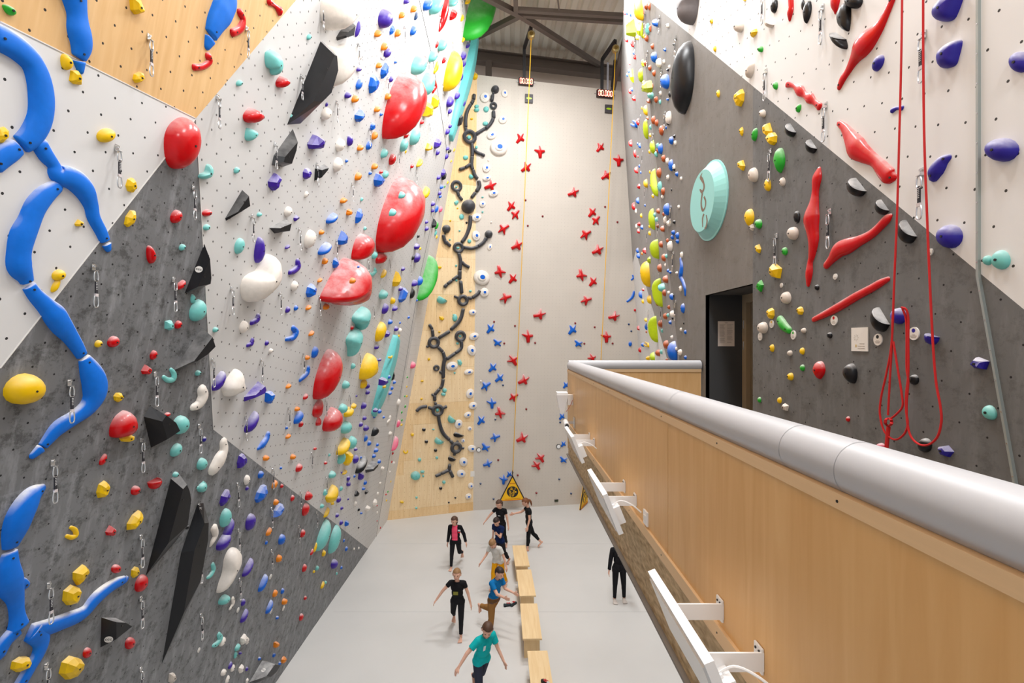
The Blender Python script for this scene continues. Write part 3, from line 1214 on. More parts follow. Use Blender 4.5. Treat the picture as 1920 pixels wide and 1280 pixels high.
def quickdraw(x, y):
    global draw_parts
    if draw_parts is None:
        draw_parts = build_draw_parts()
    w = wall_at(x, y)
    p = w.hit(x, y + 2)
    u = w.u.copy()
    n = Vector((w.n.x, w.n.y, 0)).normalized()
    m = Matrix.Identity(4)
    for i in range(3):
        m[i][0], m[i][1], m[i][2], m[i][3] = u[i], (0, 0, 1)[i], n[i], p[i]
    root = empty('quickdraw', p, matrix=m)
    kids = {}
    for k, me in draw_parts.items():
        c = bpy.data.objects.new(k, me)
        link(c, kids['sling'] if k == 'sling_print' else root)
        kids[k] = c
    root['category'] = 'quickdraw'
    RECS.append(dict(o=root, c='steel', n='quickdraw', x=x, y=y + 130 / max(p.y, 1), w=.04 * 900 / p.y, h=.28 * 900 / p.y, wall=WNAME[id(w)], ty='Q'))


def HL(ox, oy, s, text):
    for ln in text.strip().splitlines():
        for ent in ln.split(';'):
            q = ent.split()
            if not q: continue
            col, ty = q[0], q[1]
            off = 0.0
            if q[-1][0] == '@':
                off = float(q[-1][1:])
                q = q[:-1]
            if ty in ('M', 'F'):
                MACROS.append((col, ty, [(ox + float(a) / s, oy + float(b) / s, float(c) / s) for a, b, c in (k.split(',') for k in q[2:])], off))
            elif ty in ('T', 'P', 'c+'):
                path = [(ox + float(a) / s, oy + float(b) / s, float(c) / s) for a, b, c in (k.split(',') for k in q[2:])]
                tube_hold(col, path, None, off, 'T' if ty == 'c+' else ty, r=.5 if ty == 'P' else .34 if ty == 'M' else .42, full=(ty == 'P'))
            elif ty == 'O':
                v = [float(k) for k in q[2:]]
                ring_hold(col, ox + v[0] / s, oy + v[1] / s, v[2] / s, v[3] / s)
            elif ty in ('S', 'D'):
                pts = [(ox + float(a) / s, oy + float(b) / s) for a, b in (k.split(',') for k in q[2:])]
                outline_hold(col, ty, catmull(pts, 3, True), None, off)
            elif ty == 'V':
                pts = [(ox + float(a) / s, oy + float(b) / s) for a, b in (k.split(',') for k in q[2:])]
                volume(col, pts[:-1], pts[-1])
            elif ty == 'Q':
                for k in q[2:]:
                    a, b = k.split(',')
                    quickdraw(ox + float(a) / s, oy + float(b) / s)
            else:
                v = [float(k) for k in q[2:]]
                hold(col, ty, ox + v[0] / s, oy + v[1] / s, v[2] / s, v[3] / s, v[4] if len(v) > 4 else 0.0, off)
# ---- near left wall
HL(0, 0, 4, """
g z 67 75 52 128 -52; y w 1018 40 80 170 -30; y z 497 465 75 140 -32; y w 568 588 85 150 -45; y k 1040 580 90 98; y k 12 1010 115 145
y e 795 1018 132 108; r c+ 1450,505,24 1520,500,22 1572,462,22 1560,418,26
r D 1365,885 1440,925 1485,1010 1497,1110 1480,1210 1430,1265 1370,1275 1310,1235 1265,1150 1238,1040 1250,960 1300,905
B M 540,-60,110 575,110,80 592,240,92 605,340,82 590,432,54
B M 592,462,50 602,535,28
B M -60,270,100 30,310,100 130,375,96 230,470,92 285,590,96 308,740,98 295,890,92 230,1015,85 150,1085,72
B M 120,1105,62 60,1140,76 0,1185,78 -60,1240,75
B M 290,1080,66 340,1165,62 400,1240,50 430,1310,72 540,1345,84 630,1430,78 680,1540,56 700,1630,50 755,1735,45 785,1805,40
B M 798,1832,36 812,1872,24
Q Q 1112,270 872,1100
""")
HL(0, 300, 4, """
B M 425,195,48 340,255,68 265,345,80 215,460,84 165,570,96 140,690,92 142,800,94 185,880,62 200,915,52
B M 212,945,52 262,1015,58 340,1095,68 400,1160,84 455,1240,78 520,1320,60 575,1400,50 612,1465,42
m S 1550,35 1590,75 1592,125 1560,142 1505,135 1500,105 1540,90; y k 985 190 88 125 -20; y k 977 440 95 142 10; r n 1322 425 86 102; r z 1130 710 58 152 -25; m n 1367 655 50 50
y w 593 473 66 56; y e 440 865 104 84; y z 418 940 52 112 20; r e 1553 397 72 52; m e 1550 505 52 46; r z 1358 935 48 84 40
m z 1447 1040 36 75 -20; m e 1485 1130 125 165; m w 1268 1240 78 78; r n 1337 1235 56 62
k V 1512,630 1575,880 1580,960 1425,1000 1510,880
Q Q 1443,195 697,795 1297,885
""")
HL(0, 600, 4, """
B M 628,285,44 668,370,74 705,465,90 708,560,88 650,655,72 545,735,60 435,805,64 362,888,52 318,945,42
B M 300,962,44 240,1018,30
y n 738 178 60 56; r e 850 163 92 86; r n 1152 262 56 72; r w 1098 372 80 78; m c 1275 420 110 110 -45; m n 1485 397 46 42
k V 1515,60 1582,185 1500,290 1375,385 1335,380 1510,200
w c+ 1512,515,34 1522,570,40 1490,630,38 1440,655,26
y e 185 522 318 232; y k 888 580 94 74 30; r D 932,682 990,710 1032,780 1030,840 980,875 900,885 840,870 826,800 850,735 890,700; y k 958 888 138 72
k V 1100,655 1250,745 1325,850 1175,965 1062,735 1190,790
r z 1255 708 32 52 70; m e 1355 788 132 142; i n 1533 893 30 40; m e 1320 975 82 108 30; m e 1515 1080 82 92; r z 775 1045 48 92 20; r h 1165 1218 100 120 -60; m n 1317 1160 50 46; m c 1518 1250 75 75 -45
Q Q 515,460 1158,395 1055,890 390,1060 1490,785
""")
HL(0, 900, 3.3675, """
B M 262,50,30 190,105,74 132,200,94 95,310,88 62,425,52
B M 60,452,50 45,560,78 60,650,84 95,745,56 105,850,50 108,930,72
B M 70,660,50 120,655,40 165,665,22
B M 95,945,58 30,1015,56 -20,1110,55
B M 200,955,58 258,1010,54 240,1090,50 180,1190,50 115,1300,52
B M 175,962,50 290,930,52 400,890,50 520,838,46 605,742,50 700,668,40 776,632,28
B M 788,628,24 800,625,16
y k 650 62 98 128 15; r n 855 65 62 62; w n 1140 70 34 44; m z 1275 45 50 66 35; y c 455 335 85 90 -65; r w 700 320 75 70; y k 850 258 88 165 32; y w 505 600 108 134
y k 452 728 148 152; r e 733 560 70 56 20; y k 852 582 66 82; r e 892 652 86 114 15; k V 612,875 720,873 808,912 648,1060 690,925
r e 820 1030 72 78; r e 550 1090 62 70; y k 130 1162 154 112 -10; y k 450 1185 200 172
k V 1065,-54 1110,10 1153,110 1168,400 978,600 1030,0 1120,130
k V 1160,155 1212,140 1245,330 1250,800 1115,1158 1100,470 1222,420
k n 1182 298 28 28 @0.12; f w 1085 1250 55 72
Q Q 885,350 885,740 885,1185 303,655 287,1165 1250,155 1262,485 1265,850
""")
# ---- light grey field
HL(360, 0, 5.3333, """
B M 350,-60,90 345,30,95 300,130,102 235,240,84 190,350,62
B M 180,395,54 150,470,30
r c+ 478,120,34 512,200,28 482,290,36 400,330,36; r c+ 770,15,34 830,58,20 882,112,40
m S 725,530 790,505 850,545 895,640 900,730 870,765 830,740 815,700 760,660; r h 915 825 135 115 10; m n 475 832 62 62; r h 635 1165 220 150 10; m n 1172 370 44 62; m n 1018 1168 66 76
w S 1330,-40 1500,-60 1640,-30 1668,60 1620,170 1560,230 1480,300 1430,300 1360,200 1325,90
k V 1470,380 1500,320 1600,200 1605,370 1490,412 1560,320
w S 1340,460 1440,500 1540,450 1620,540 1645,650 1580,750 1480,850 1400,860 1350,740 1335,600
k V 1270,420 1315,430 1385,680 1340,1090 1215,1250 1065,1240 1330,700
p n 1562 955 65 62; p n 1348 1045 26 46; w e 1345 1140 92 125; w n 1390 870 62 62
Q Q 540,275 250,960 1085,750 1298,50 1440,1010
""")
HL(360, 220, 5.3333, """
m S 540,110 600,120 655,155 640,205 580,238 540,200; k V 1015,115 1020,270 985,505 840,480 845,385 990,400
p w 1250 250 168 155; w d 1485 280 88 128; p z 1578 235 46 112 -20; m S 160,470 200,510 205,570 150,620 80,600 80,575 140,545; m n 448 530 56 66; p w 825 650 122 182 -10; p k 1148 565 88 138 -15
k V 1228,515 1340,470 1335,510 1250,640 1255,540; w d 1460 475 86 148; b n 1547 435 26 36; w n 1145 770 38 62; k V 500,730 555,905 380,1040 365,1015 535,850
r e 150 957 92 70; m n 148 1105 64 52; m n 675 972 52 44; w d 962 945 76 104; p w 1040 1010 50 62; k V 975,1020 970,1155 860,1168 785,1112 955,1100
o n 1515 835 64 56; o n 1573 950 56 64; b z 1405 1010 70 130 50; o n 1298 1150 56 50
Q Q 825,255 595,975 1068,1105 1245,455
""")
HL(360, 440, 5.3333, """
m e 475 115 96 162; p z 675 155 98 272 -10; w S 780,205 850,260 890,400 850,520 760,610 650,675 570,640 520,540 525,440 590,395 660,370 700,290
w e 1182 45 108 182; b w 1512 35 96 152; p z 957 122 30 60 60; p c+ 1055,262,22 1060,320,30 1020,362,30 972,378,24; b z 1330 140 72 152 45; b k 1435 285 60 128 -10
o n 1330 265 58 66; o z 1280 455 32 56 50; w d 1025 515 72 104; b k 1195 560 122 162; p n 958 750 46 66; b n 1040 732 42 54; o z 1165 728 42 62 50; o n 1343 720 62 62
p c+ 660,805,20 650,850,30 592,882,24; w d 518 925 92 128; m n 235 950 58 54; p c+ 605,1045,18 592,1090,25 552,1106,20; p n 748 1082 40 54; w n 790 1160 44 46
b c+ 1010,930,24 1040,972,30 1010,1030,30 938,1046,20; o z 1195 985 36 66 45; b e 1230 1175 66 118; o n 1157 1230 62 48
r D 1323,625 1390,480 1495,330 1590,261 1665,277 1735,373 1777,560 1782,720 1680,748 1573,720 1493,683
Q Q 390,525 875,570 1270,615 1440,50
""")
HL(360, 660, 5.3333, """
m n 62 210 60 52; p z 272 290 92 212 25; w S 445,175 480,260 540,360 530,410 450,425 370,445 325,400 305,340 380,225; p V 680,295 718,360 700,420 540,500 530,455 620,360 660,390
b w 775 455 108 132; p z 600 700 92 228 25; o z 965 340 36 62 50; b c+ 1165,150,16 1155,210,22 1112,252,26 1080,282,18; r z 1137 445 42 66 30; o n 1057 570 64 48; b e 1065 655 76 138 25; r n 1090 720 46 64
b n 947 757 28 30; o z 963 842 36 62 55; b c+ 762,812,22 745,870,30 702,930,36 662,965,18; o n 743 1060 72 58; o n 1012 1048 64 54; b n 890 1157 26 30; r e 1070 1158 66 88 20; r n 1235 965 44 30; r n 1337 1107 36 34; m n 1373 1028 22 32
r D 1430,-10 1485,80 1490,200 1440,340 1380,410 1300,470 1255,420 1240,280 1270,130 1340,0
r S 1285,470 1310,560 1300,650 1260,655 1215,620 1215,540; r w 1266 692 58 100 ; r D 1410,558 1465,585 1503,650 1500,720 1450,780 1380,797 1325,765 1315,690 1345,620
m e 1540 330 76 76; m e 1510 565 92 98; y z 1570 600 80 112 45; m e 1545 755 108 128; y z 1515 945 78 190 35; m e 1495 1060 82 122; y w 1560 1065 98 155; m t 1403 1225 76 78; p n 1497 1203 18 22; y z 1530 1200 26 62 50; p n 1570 1255 26 32
w M 310,890,34 315,980,46 272,1080,70 208,1180,58; m e 95 1115 92 118; p k 495 1090 108 172; b n 688 1225 60 78
Q Q 198,65 688,65 1108,15 962,550 530,640 65,725 1335,470 1192,1000 1440,920 802,1160 1573,420
""")
HL(360, 880, 5.3333, """
m c 102 180 100 100 -45; w d 548 105 66 102; p k 328 280 98 198 20; p n 550 188 34 46; b k 690 240 118 208 25; o z 828 150 52 88 20; r n 898 165 34 44
o n 840 328 56 66; b k 862 410 92 192 30; r n 1005 287 40 66; r z 1165 265 78 92 -20; r e 1137 400 74 132; m e 335 485 122 192; w c+ 218,580,34 236,650,30 205,720,26 182,765,12
p z 365 600 80 230 18; p z 318 720 105 205 32; p e 585 525 106 172; o z 770 622 46 92 25; b n 743 730 28 44; b e 898 700 74 108
w S 385,785 450,795 490,860 470,960 410,1060 350,1170 310,1225 275,1220 280,1140 305,1030 295,900 330,815
m c+ 205,945,18 215,1000,22 182,1060,25 152,1080,16; p z 560 980 52 202 25; b z 712 1135 56 188 20; o n 870 890 62 78; r n 1108 640 50 84; m e 1315 660 106 322 15; m e 1427 700 106 288 8
y z 1235 780 24 102 10; r z 1200 825 26 66 15; y n 1318 838 40 66; r n 1125 985 46 82; y n 1220 1020 26 32; m n 1252 985 36 50; p d 1422 945 76 98; b n 1545 793 26 50; b n 1520 710 18 36; b n 1495 980 22 36; m n 1448 1040 18 30
y z 1307 1155 32 78 15; m n 1335 1128 28 34; o e 830 1240 52 78 15; b n 905 1215 36 62; y S 1415,155 1455,200 1460,265 1430,320 1390,335 1340,290 1345,250; y w 1405 335 36 42; m n 1335 230 46 66; m n 1300 365 42 48; y z 1347 430 24 108 25
p n 1468 300 46 66; p n 1497 385 26 38; p n 1452 458 36 46; p n 1492 530 36 54; b n 1547 540 40 60; p n 1562 295 16 26; m n 1492 190 34 50; p w 1563 140 42 56
Q Q 450,135 60,350 790,380 460,595 70,875 790,800 470,1085 1080,210 1243,420 1065,560 1340,75
""")
HL(360, 1040, 5.3333, """
m e 320 450 90 135 60; w c+ 405,430,14 412,480,18 378,540,13; p n 512 475 46 76; p z 525 610 52 148 20; b z 775 520 44 148 20; o n 925 467 62 66; b n 853 627 34 36; r n 1133 430 32 44; r e 1093 622 46 78
o w 840 900 68 68; b n 820 1000 34 50; b n 675 1037 34 38; o k 915 1050 64 82; b n 877 1085 30 40; m c+ 265,790,18 282,840,28 242,890,28 207,905,16; w e 305 868 52 104 25; w w 515 845 78 114; w n 553 860 36 76
m z 455 925 46 82 30; m n 435 1000 36 74; p n 482 980 34 34; p z 383 1105 36 82 15; w e 408 1132 40 78 15; w e 315 1175 56 76 30; w w 490 1140 60 94; p n 548 1140 30 46; w z 355 1245 36 88 15; w w 550 1260 30 62
k V 720,1065 860,1075 790,1200 680,1290 570,1280 790,1120
Q Q 85,590
""")
# ---- far half of the left wall
HL(640, 0, 5.3333, """
p n 655 10 52 62; p e 445 190 118 208 -15; o n 727 90 56 74; v z 750 160 30 88; o n 608 152 52 70; b k 510 305 44 104; o n 367 337 62 74; o n 567 332 54 78; b e 722 308 50 98; o n 432 467 60 82; p e 463 528 62 104; p z 168 290 40 165
w n 185 565 50 78; p n 180 693 52 48; o n 378 655 54 60; b w 432 710 66 165; b n 543 620 26 34; b e 180 845 56 108; b k 325 845 90 225 -10; p n 500 793 36 62; p n 68 952 64 64; o n 140 990 66 78; o n 468 965 56 70; o n 360 1093 56 62; b n 400 1142 28 38
b w 185 1160 94 126; b n 315 1255 44 54; w c 415 575 50 45 0
m e 783 650 130 208; r n 828 578 34 44; m e 868 845 122 238; r c+ 928,795,10 946,865,14 920,912,16; b e 868 45 76 130; m e 955 45 112 212; r T 1060,10,20 1040,130,30 1010,240,25 982,305,10; r k 1120 145 62 128; m e 1120 15 82 108
y n 1270 10 46 58; y n 1348 65 28 50; y z 1212 180 26 68; p n 1302 175 14 32; p d 1275 280 46 94; y z 1225 388 24 68; p n 1268 450 34 60; r w 958 447 26 72; m e 1015 450 74 128; m e 922 560 72 124; r n 1030 600 34 70; y c+ 962,630,10 955,680,18 932,722,12
y S 1130,510 1180,620 1200,740 1200,860 1130,915 1080,870 1058,720 1075,590
p d 1223 560 46 94; p n 1228 635 34 64; p d 1283 675 56 108; p n 1200 770 32 78; y n 1335 760 62 70; p e 1162 955 44 78; p d 1090 1020 62 114; p d 1203 1030 78 98; p n 1088 1110 34 56; p n 1090 1260 30 46; k w 1165 1200 85 170; y w 868 1105 94 160; y w 940 1025 70 160; r n 808 1220 36 50
r D 660,735 760,780 830,900 840,1000 815,1120 740,1230 640,1310 545,1363 510,1300 485,1180 485,1040 510,900 570,790
p n 1400 40 30 70; p d 1350 205 40 70
t F 1346,370,30 1300,640,40 1238,890,42 1168,1130,40 1098,1380,26
Q Q 165,435 625,260 458,770 865,600 1107,410 980,140 1008,830 1205,0
""")
HL(640, 220, 5.3333, """
p z 88 235 50 114 -15; o n 192 305 62 62; b k 315 95 50 84; o n 335 183 56 84; b e 278 283 54 88; m e 432 360 64 98; b n 53 435 24 36; o n 337 492 64 64; o n 170 592 64 84; r d 512 422 64 114; r n 402 545 40 38; b n 290 557 32 38; m e 443 573 56 82; b k 378 632 98 170 -15
r n 650 178 42 62; m e 630 282 70 128; m e 740 195 88 174; y n 645 342 16 40; y w 880 295 66 80; p k 965 262 74 118; p n 965 350 34 62; r n 708 488 30 44; y z 785 455 36 84 30; m n 205 820 26 40; y z 850 755 62 118 15; o w 25 832 58 58; o w 82 950 62 62; b k 180 990 70 170; m n 238 1110 30 40
r D 650,615 740,660 800,780 820,920 795,1050 730,1170 620,1270 510,1330 440,1230 415,1100 420,960 460,820 520,700 580,640
m n 608 778 62 70 @0.55; m n 517 952 72 75 @0.5; m n 750 1093 52 45 @0.35; m c 555 1245 100 75 0 @0.3
r D 225,1172 290,1200 325,1290 325,1370 280,1410 210,1425 140,1405 123,1330 135,1240 170,1190
p n 975 600 36 46; p n 985 757 32 46; p n 920 865 40 46; p n 915 930 32 42; p n 855 1045 32 36; p n 855 1112 36 46; k n 770 1188 24 34; b e 955 915 30 78; k w 1030 580 40 100; p w 1020 555 38 80; b n 1005 695 32 40; k w 930 1060 45 100; g n 955 1080 30 80
y n 1065 650 16 30; q n 995 920 30 60; g n 1035 690 12 26; p n 1065 310 30 40; k n 1090 335 40 36; p n 1055 390 30 60; p n 1090 85 30 42; p n 1065 140 38 66; y n 1130 325 14 36; y n 1100 437 14 28; b n 990 790 26 36; m n 945 1155 22 60; y n 955 1195 16 36
Q Q 275,110 568,360 878,55 748,545 105,655 432,865
m n 1275 200 45 45; m n 1350 298 28 38; m e 1242 400 55 48; m h 1298 590 50 50; m n 1150 695 24 24; m w 1150 852 50 56; y n 1162 908 18 20; m e 1202 992 50 60; y n 1090 1033 20 20; k n 1252 1052 22 26; m n 1182 1133 22 20; m n 1085 1222 20 18; m e 1280 1235 40 44; m e 1440 60 56 46; y n 1303 12 28 14; m n 1412 797 24 18; m n 1412 945 22 22
a O 1280 200 55 20; a O 1150 690 45 16; a L 1270 885 140 140; a L 1050 1112 84 84; a L 1473 1165 80 80
a P 1440,110,14 1340,170,14; a P 1240,108,13 1246,142,13; a P 1300,262,14 1306,320,15 1305,390,15; a P 1304,398,15 1298,470,15 1308,518,15; a P 1318,318,13 1350,350,13 1400,372,13; a P 1408,374,13 1428,382,13; a P 1290,468,13 1240,500,13; a P 1228,506,13 1182,522,14
a P 1315,530,15 1330,580,15 1355,612,15; a P 1370,640,15 1376,690,16 1348,738,15; a P 1334,756,14 1300,800,13; a P 1160,748,13 1172,785,13; a P 1178,792,13 1203,825,13; a P 1286,988,15 1281,1080,16 1246,1180,15 1203,1245,15; a P 1038,1150,8 1036,1165,8
a P 1018,1180,14 1030,1230,15 1048,1262,14; a P 1452,1205,10 1446,1225,12
""")
HL(640, 440, 5.3333, """
m n 335 205 55 75; r S 385,165 440,195 460,230 430,275 375,287 352,250 360,190; m c 305 375 110 80 -15; y z 425 390 36 88 25; y w 558 445 78 165; m d 422 600 90 95; p e 440 740 62 108; y z 515 660 46 75 -20; b w 618 605 82 150 15; p n 597 540 46 46; p n 623 342 46 40; p d 758 120 56 62; y n 790 138 20 30; p d 760 232 60 100; k n 718 230 28 50; p n 738 485 62 66; b n 790 462 50 95; k e 712 590 44 100
p n 545 738 70 55; b n 757 655 18 24; b n 675 825 22 30; b n 490 872 46 52; b n 588 880 18 26; y S 400,872 440,910 440,1000 385,1070 350,1010 352,930; p w 460 992 52 76; p n 550 940 42 50; w n 590 955 32 46; y n 575 1010 22 32; p n 355 1122 50 50
m S 240,730 280,760 275,840 240,950 220,965 180,900 110,850 125,790; r n 108 930 32 46; m S 150,940 195,970 200,1080 150,1200 125,1222 95,1140 40,1055 70,990
o n 115 460 62 62 @0.4; b n 172 320 26 26 @0.35; b n 130 622 36 36 @0.4
t F 550,1030,40 502,1230,54 442,1440,56 382,1640,52 322,1800,32
y c+ 470,1225,9 495,1228,12 510,1215,8 @0.15; p n 390 1250 40 30; b n 355 1255 22 36; y S 285,1190 330,1270 375,1350 350,1420 230,1445 200,1400 195,1320 230,1220
g D 905,220 950,330 955,410 930,510 870,590 810,635 808,560 850,400 880,280
Q Q 265,240 482,240 320,710 695,300 180,1180
m n 1165 130 36 26; m n 1148 308 22 24; m n 1150 455 26 26; m n 1290 563 30 24; y n 983 325 42 30; m h 1008 650 105 80; y w 1003 835 54 46; y n 980 970 26 18; m e 1135 830 52 76; m n 1130 800 36 18; m n 1187 1012 30 24; m n 1162 1085 30 24
a O 1168 130 42 16; a O 1212 655 42 18; a O 922 1075 45 18; a O 1187 1012 42 17
a P 1036,65,15 1085,112,14; a P 1228,128,15 1300,136,14 1358,120,14; a P 1370,115,14 1420,75,14 1444,34,13; a P 1170,187,14 1188,260,15 1182,350,15; a P 1182,360,15 1180,440,15; a P 1202,272,13 1230,300,13 1273,325,13; a P 1162,412,13 1112,450,13; a P 1100,460,13 1060,490,13; a P 1050,498,14 1030,520,15
a P 1190,467,15 1200,580,15; a P 1265,630,14 1298,634,14; a P 1308,628,14 1360,590,14 1380,560,13; a P 1215,742,15 1182,850,16 1095,945,15; a P 1075,965,15 975,1028,14; a P 915,1012,13 908,950,13; a P 905,940,13 880,900,13; a P 870,1115,10 852,1116,10
a P 965,1122,13 1008,1165,14; a P 1014,1172,14 1030,1230,15 1032,1262,15; a P 1195,1062,14 1196,1130,14 1140,1180,14; a P 1130,1186,14 1055,1240,14; a P 1130,615,10 1160,628,10
""")
HL(640, 660, 5.3333, """
m n 118 140 46 60; y n 225 318 66 98; m n 45 325 72 78; p n 262 340 46 56; p n 265 402 46 46; p n 152 437 18 24; p n 225 535 54 70; y z 125 540 50 62 35; y c+ 85,580,18 60,620,28; p n 232 660 40 46; p n 197 722 40 52; p d 248 760 58 62; k S 335,745 375,780 370,810 310,838 305,800 315,760
b n 245 860 36 72; b n 280 910 38 54; b n 362 925 28 36; b z 350 980 46 48 20; b n 328 1038 40 42; p n 145 970 40 38; p d 145 1072 58 90; b n 198 1052 20 26; k S 250,1040 245,1090 200,1170 155,1210 155,1160 190,1100; k V 355,1080 345,1130 265,1212 240,1180 290,1130 300,1150
b e 380 1093 36 46; w c+ 487,645,10 485,675,13 462,700,10; w n 495 812 46 36; w w 410 1162 36 40; p w 195 1240 62 90; b n 132 1240 22 32; p n 75 1255 46 32; m n 110 905 90 130; p w 425 300 112 90 @0.16; y n 435 345 46 36 @0.16; k w 515 235 34 110 @0.1; b n 478 248 30 40 @0.16
p w 348 582 70 46 @0.14; b n 385 592 36 46 @0.14; b n 335 650 36 24; b n 425 650 24 30; b n 508 360 26 40; b z 490 408 30 40 30; b n 532 300 30 36; w n 575 500 36 66; q D 545,840 570,880 560,930 530,970 512,980 520,920; q n 572 715 32 78; q n 718 130 50 72
g n 640 540 16 34; y n 655 440 14 26; g n 605 600 14 30; g n 606 678 14 30; y n 605 725 26 24; y n 655 345 12 22; g n 660 250 12 22; r n 515 1010 16 34; r n 505 1095 12 26; w n 525 1110 20 36; g n 635 440 12 20
m n 718 185 0.5 0.5
y n 875 70 28 32; m w 1185 105 52 66; m n 1133 207 22 20; y n 808 288 32 20; m n 1032 382 46 46; m n 1020 420 48 38; y n 802 467 26 22; m n 960 577 36 42; m h 1105 672 82 82; k n 825 775 38 36; k n 850 895 36 36; k n 942 982 34 34; y n 710 825 34 36; m h 980 890 96 72; m n 920 773 28 16; y c 643 995 52 40 0; m n 782 1075 36 38; m n 955 1055 28 28; k h 1175 830 108 58; k h 1108 1068 82 58
a O 948 157 22 11; a O 960 577 45 18; a O 1145 950 42 18
a P 1034,45,15 1018,140,16 1016,250,15; a P 1010,215,12 985,193,12; a P 1015,272,14 1005,330,14 988,356,14; a P 975,370,14 932,420,14; a P 905,422,10 925,430,12; a P 930,432,14 932,480,14; a P 938,505,12 945,530,12; a P 970,632,13 976,690,14 1010,800,15 1075,872,14; a P 752,585,14 792,550,14 850,540,14; a P 872,550,13 906,562,13; a P 1010,560,13 1048,540,13; a P 1090,885,13 1108,908,13; a P 1160,885,9 1155,905,11; a P 1195,955,11 1222,957,10; a P 1132,1000,12 1128,1025,12
Y Y 1 1 1 1
""".replace('m n 718 185 0.5 0.5\n', '').replace('Y Y 1 1 1 1\n', ''))
HL(640, 820, 5.3333, """
m e 742 385 98 88; m n 810 343 44 28; m n 818 385 20 28; m n 1025 447 36 34; k n 993 507 34 34; y w 605 645 44 30; m n 752 600 24 24; m n 750 705 24 24; k n 1075 650 20 20; k n 1140 602 20 20
a P 1080,270,14 1075,318,15; a P 1082,328,14 1112,390,13; a P 1068,322,14 1000,355,14; a P 990,360,14 945,380,14
b n 240 450 34 50; b n 225 510 40 36; k w 155 560 50 66; k w 250 545 36 50; w n 395 455 36 22; w n 365 560 22 34; w w 335 655 46 84; w w 262 710 52 60; p n 75 470 36 40; p n 70 410 34 50; k n 175 720 24 36; b n 200 755 24 26; p n 8 705 26 30; b w 52 860 44 56; p n 5 850 26 46; w n 140 660 30 50; p n 72 615 14 22; k n 172 900 16 22; b n 132 385 22 30; w n 175 1105 14 26; b n 50 1112 26 46; w n 128 1112 14 26
r n 358 832 10 16; r n 392 900 10 26; y n 452 628 14 24; r n 447 568 14 20; g n 466 540 12 24; y n 495 440 10 24; r n 358 680 10 16; w n 360 750 16 26; w n 485 345 16 26
Y0 Y 1 1 1 1
""".replace('Y0 Y 1 1 1 1\n', ''))
outline_hold('g', 'D', catmull([(900, -30), (918, -12), (928, 12), (924, 38), (910, 55), (892, 62), (884, 40), (885, 5)], 3, True), W_LEFT, r=.55)
EYES = [(640, 820, 5.3333, '1295,483,54,56 1270,590,60 ,52'), (880, 0, 5, '145,912,86,90 330,875,56,72 312,1120,72,72'),
        (880, 240, 5, '210,68,88,66 275,183,152,128 160,375,70,78 165,470,78,46 225,612,82,62 123,712,56,56 65,838,88,72 62,1010,72,92 192,1115,40,58'),
        (880, 480, 5, '115,200,145,128 140,340,78,82 30,527,66,52 42,752,88,62 20,885,76,96'),
        (640, 660, 5.3333, '1105,140,112,82 1272,198,88,52 1285,415,72,92 1315,535,80,66 1263,627,72,52 1170,720,72,86 1283,765,42,40 1215,885,40,40 1305,965,78,66 1220,1098,78,82 1197,1215,82,72')]
for ox_, oy_, s_, tx_ in EYES:
    for k in tx_.replace(' ,', ',').split():
        a, b, c, d = [float(v) for v in k.split(',')]
        hold('w', 'Y', ox_ + a / s_, oy_ + b / s_, c / s_ * 1.08, d / s_ * 1.08, rnd.uniform(-25, 25))
HL(640, 0, 5.3333, """
m n 1352 1062 46 40; m n 1352 1096 56 44; m e 1448 1090 56 62; y n 1303 1187 30 22; a L 1538 888 80 80
a P 1325,950,14 1320,995,14; a P 1314,1008,14 1298,1040,14; a P 1290,1048,14 1258,1110,14 1240,1190,15 1240,1272,15; a P 1522,930,10 1518,942,10; a P 1512,955,14 1502,1008,15; a P 1520,1115,14 1522,1180,15; a P 1516,1192,15 1490,1240,14 1448,1285,14
a O 1520 1060 26 13
""")
# ---- speed wall
STARS = [(880, 240, 5, 'r', '478,95,75,104,0 663,220,78,118,-40 535,368,92,98,15 200,540,112,92,30 393,730,72,108,0 430,808,72,104,180 318,940,112,88,200 450,1100,108,92,25 1228,180,68,98,0 1400,300,72,118,-40 1283,443,82,92,15 977,605,102,84,30 1152,790,64,104,0 1185,863,68,98,180 1087,993,108,84,200 1205,1145,102,92,25'),
         (880, 480, 5, 'r', '283,145,82,122,130 408,210,68,108,0 337,388,120,74,215 660,550,116,84,40 550,750,82,122,-40 410,975,88,108,-70 512,1165,108,88,25 1047,178,76,118,130 1160,240,64,104,0 1093,410,108,72,215 1357,567,102,78,40 1285,755,74,114,-40 1152,955,82,70,-60'),
         (880, 480, 5, 'b', '200,680,74,98,0 262,812,88,64,100 220,1045,74,92,5 283,1143,78,88,10 152,1215,98,74,200 967,690,78,98,0 1020,820,84,60,100 905,1210,44,74,0'),
         (860, 720, 6.096, 'b', '380,215,88,128,-40 258,415,78,122,0 415,605,116,78,215 303,725,88,102,110 333,910,116,70,30 515,1090,78,114,-35 580,1030,64,74,0 1180,370,64,84,0 1197,685,48,84,0 1195,865,94,70,100'),
         (860, 720, 6.096, 'r', '625,145,98,98,200 467,330,98,132,130 728,620,132,112,25 935,840,108,104,-70 890,925,108,98,-70')]
for ox_, oy_, s_, c_, tx_ in STARS:
    for k in tx_.split():
        a, b, c, d, e = [float(v) for v in k.split(',')]
        o = hold(c_, 's', ox_ + a / s_, oy_ + b / s_, (c + d) / 2 / s_ * 1.02, (c + d) / 2 / s_ * 1.02, e, wall=W_SPEED)
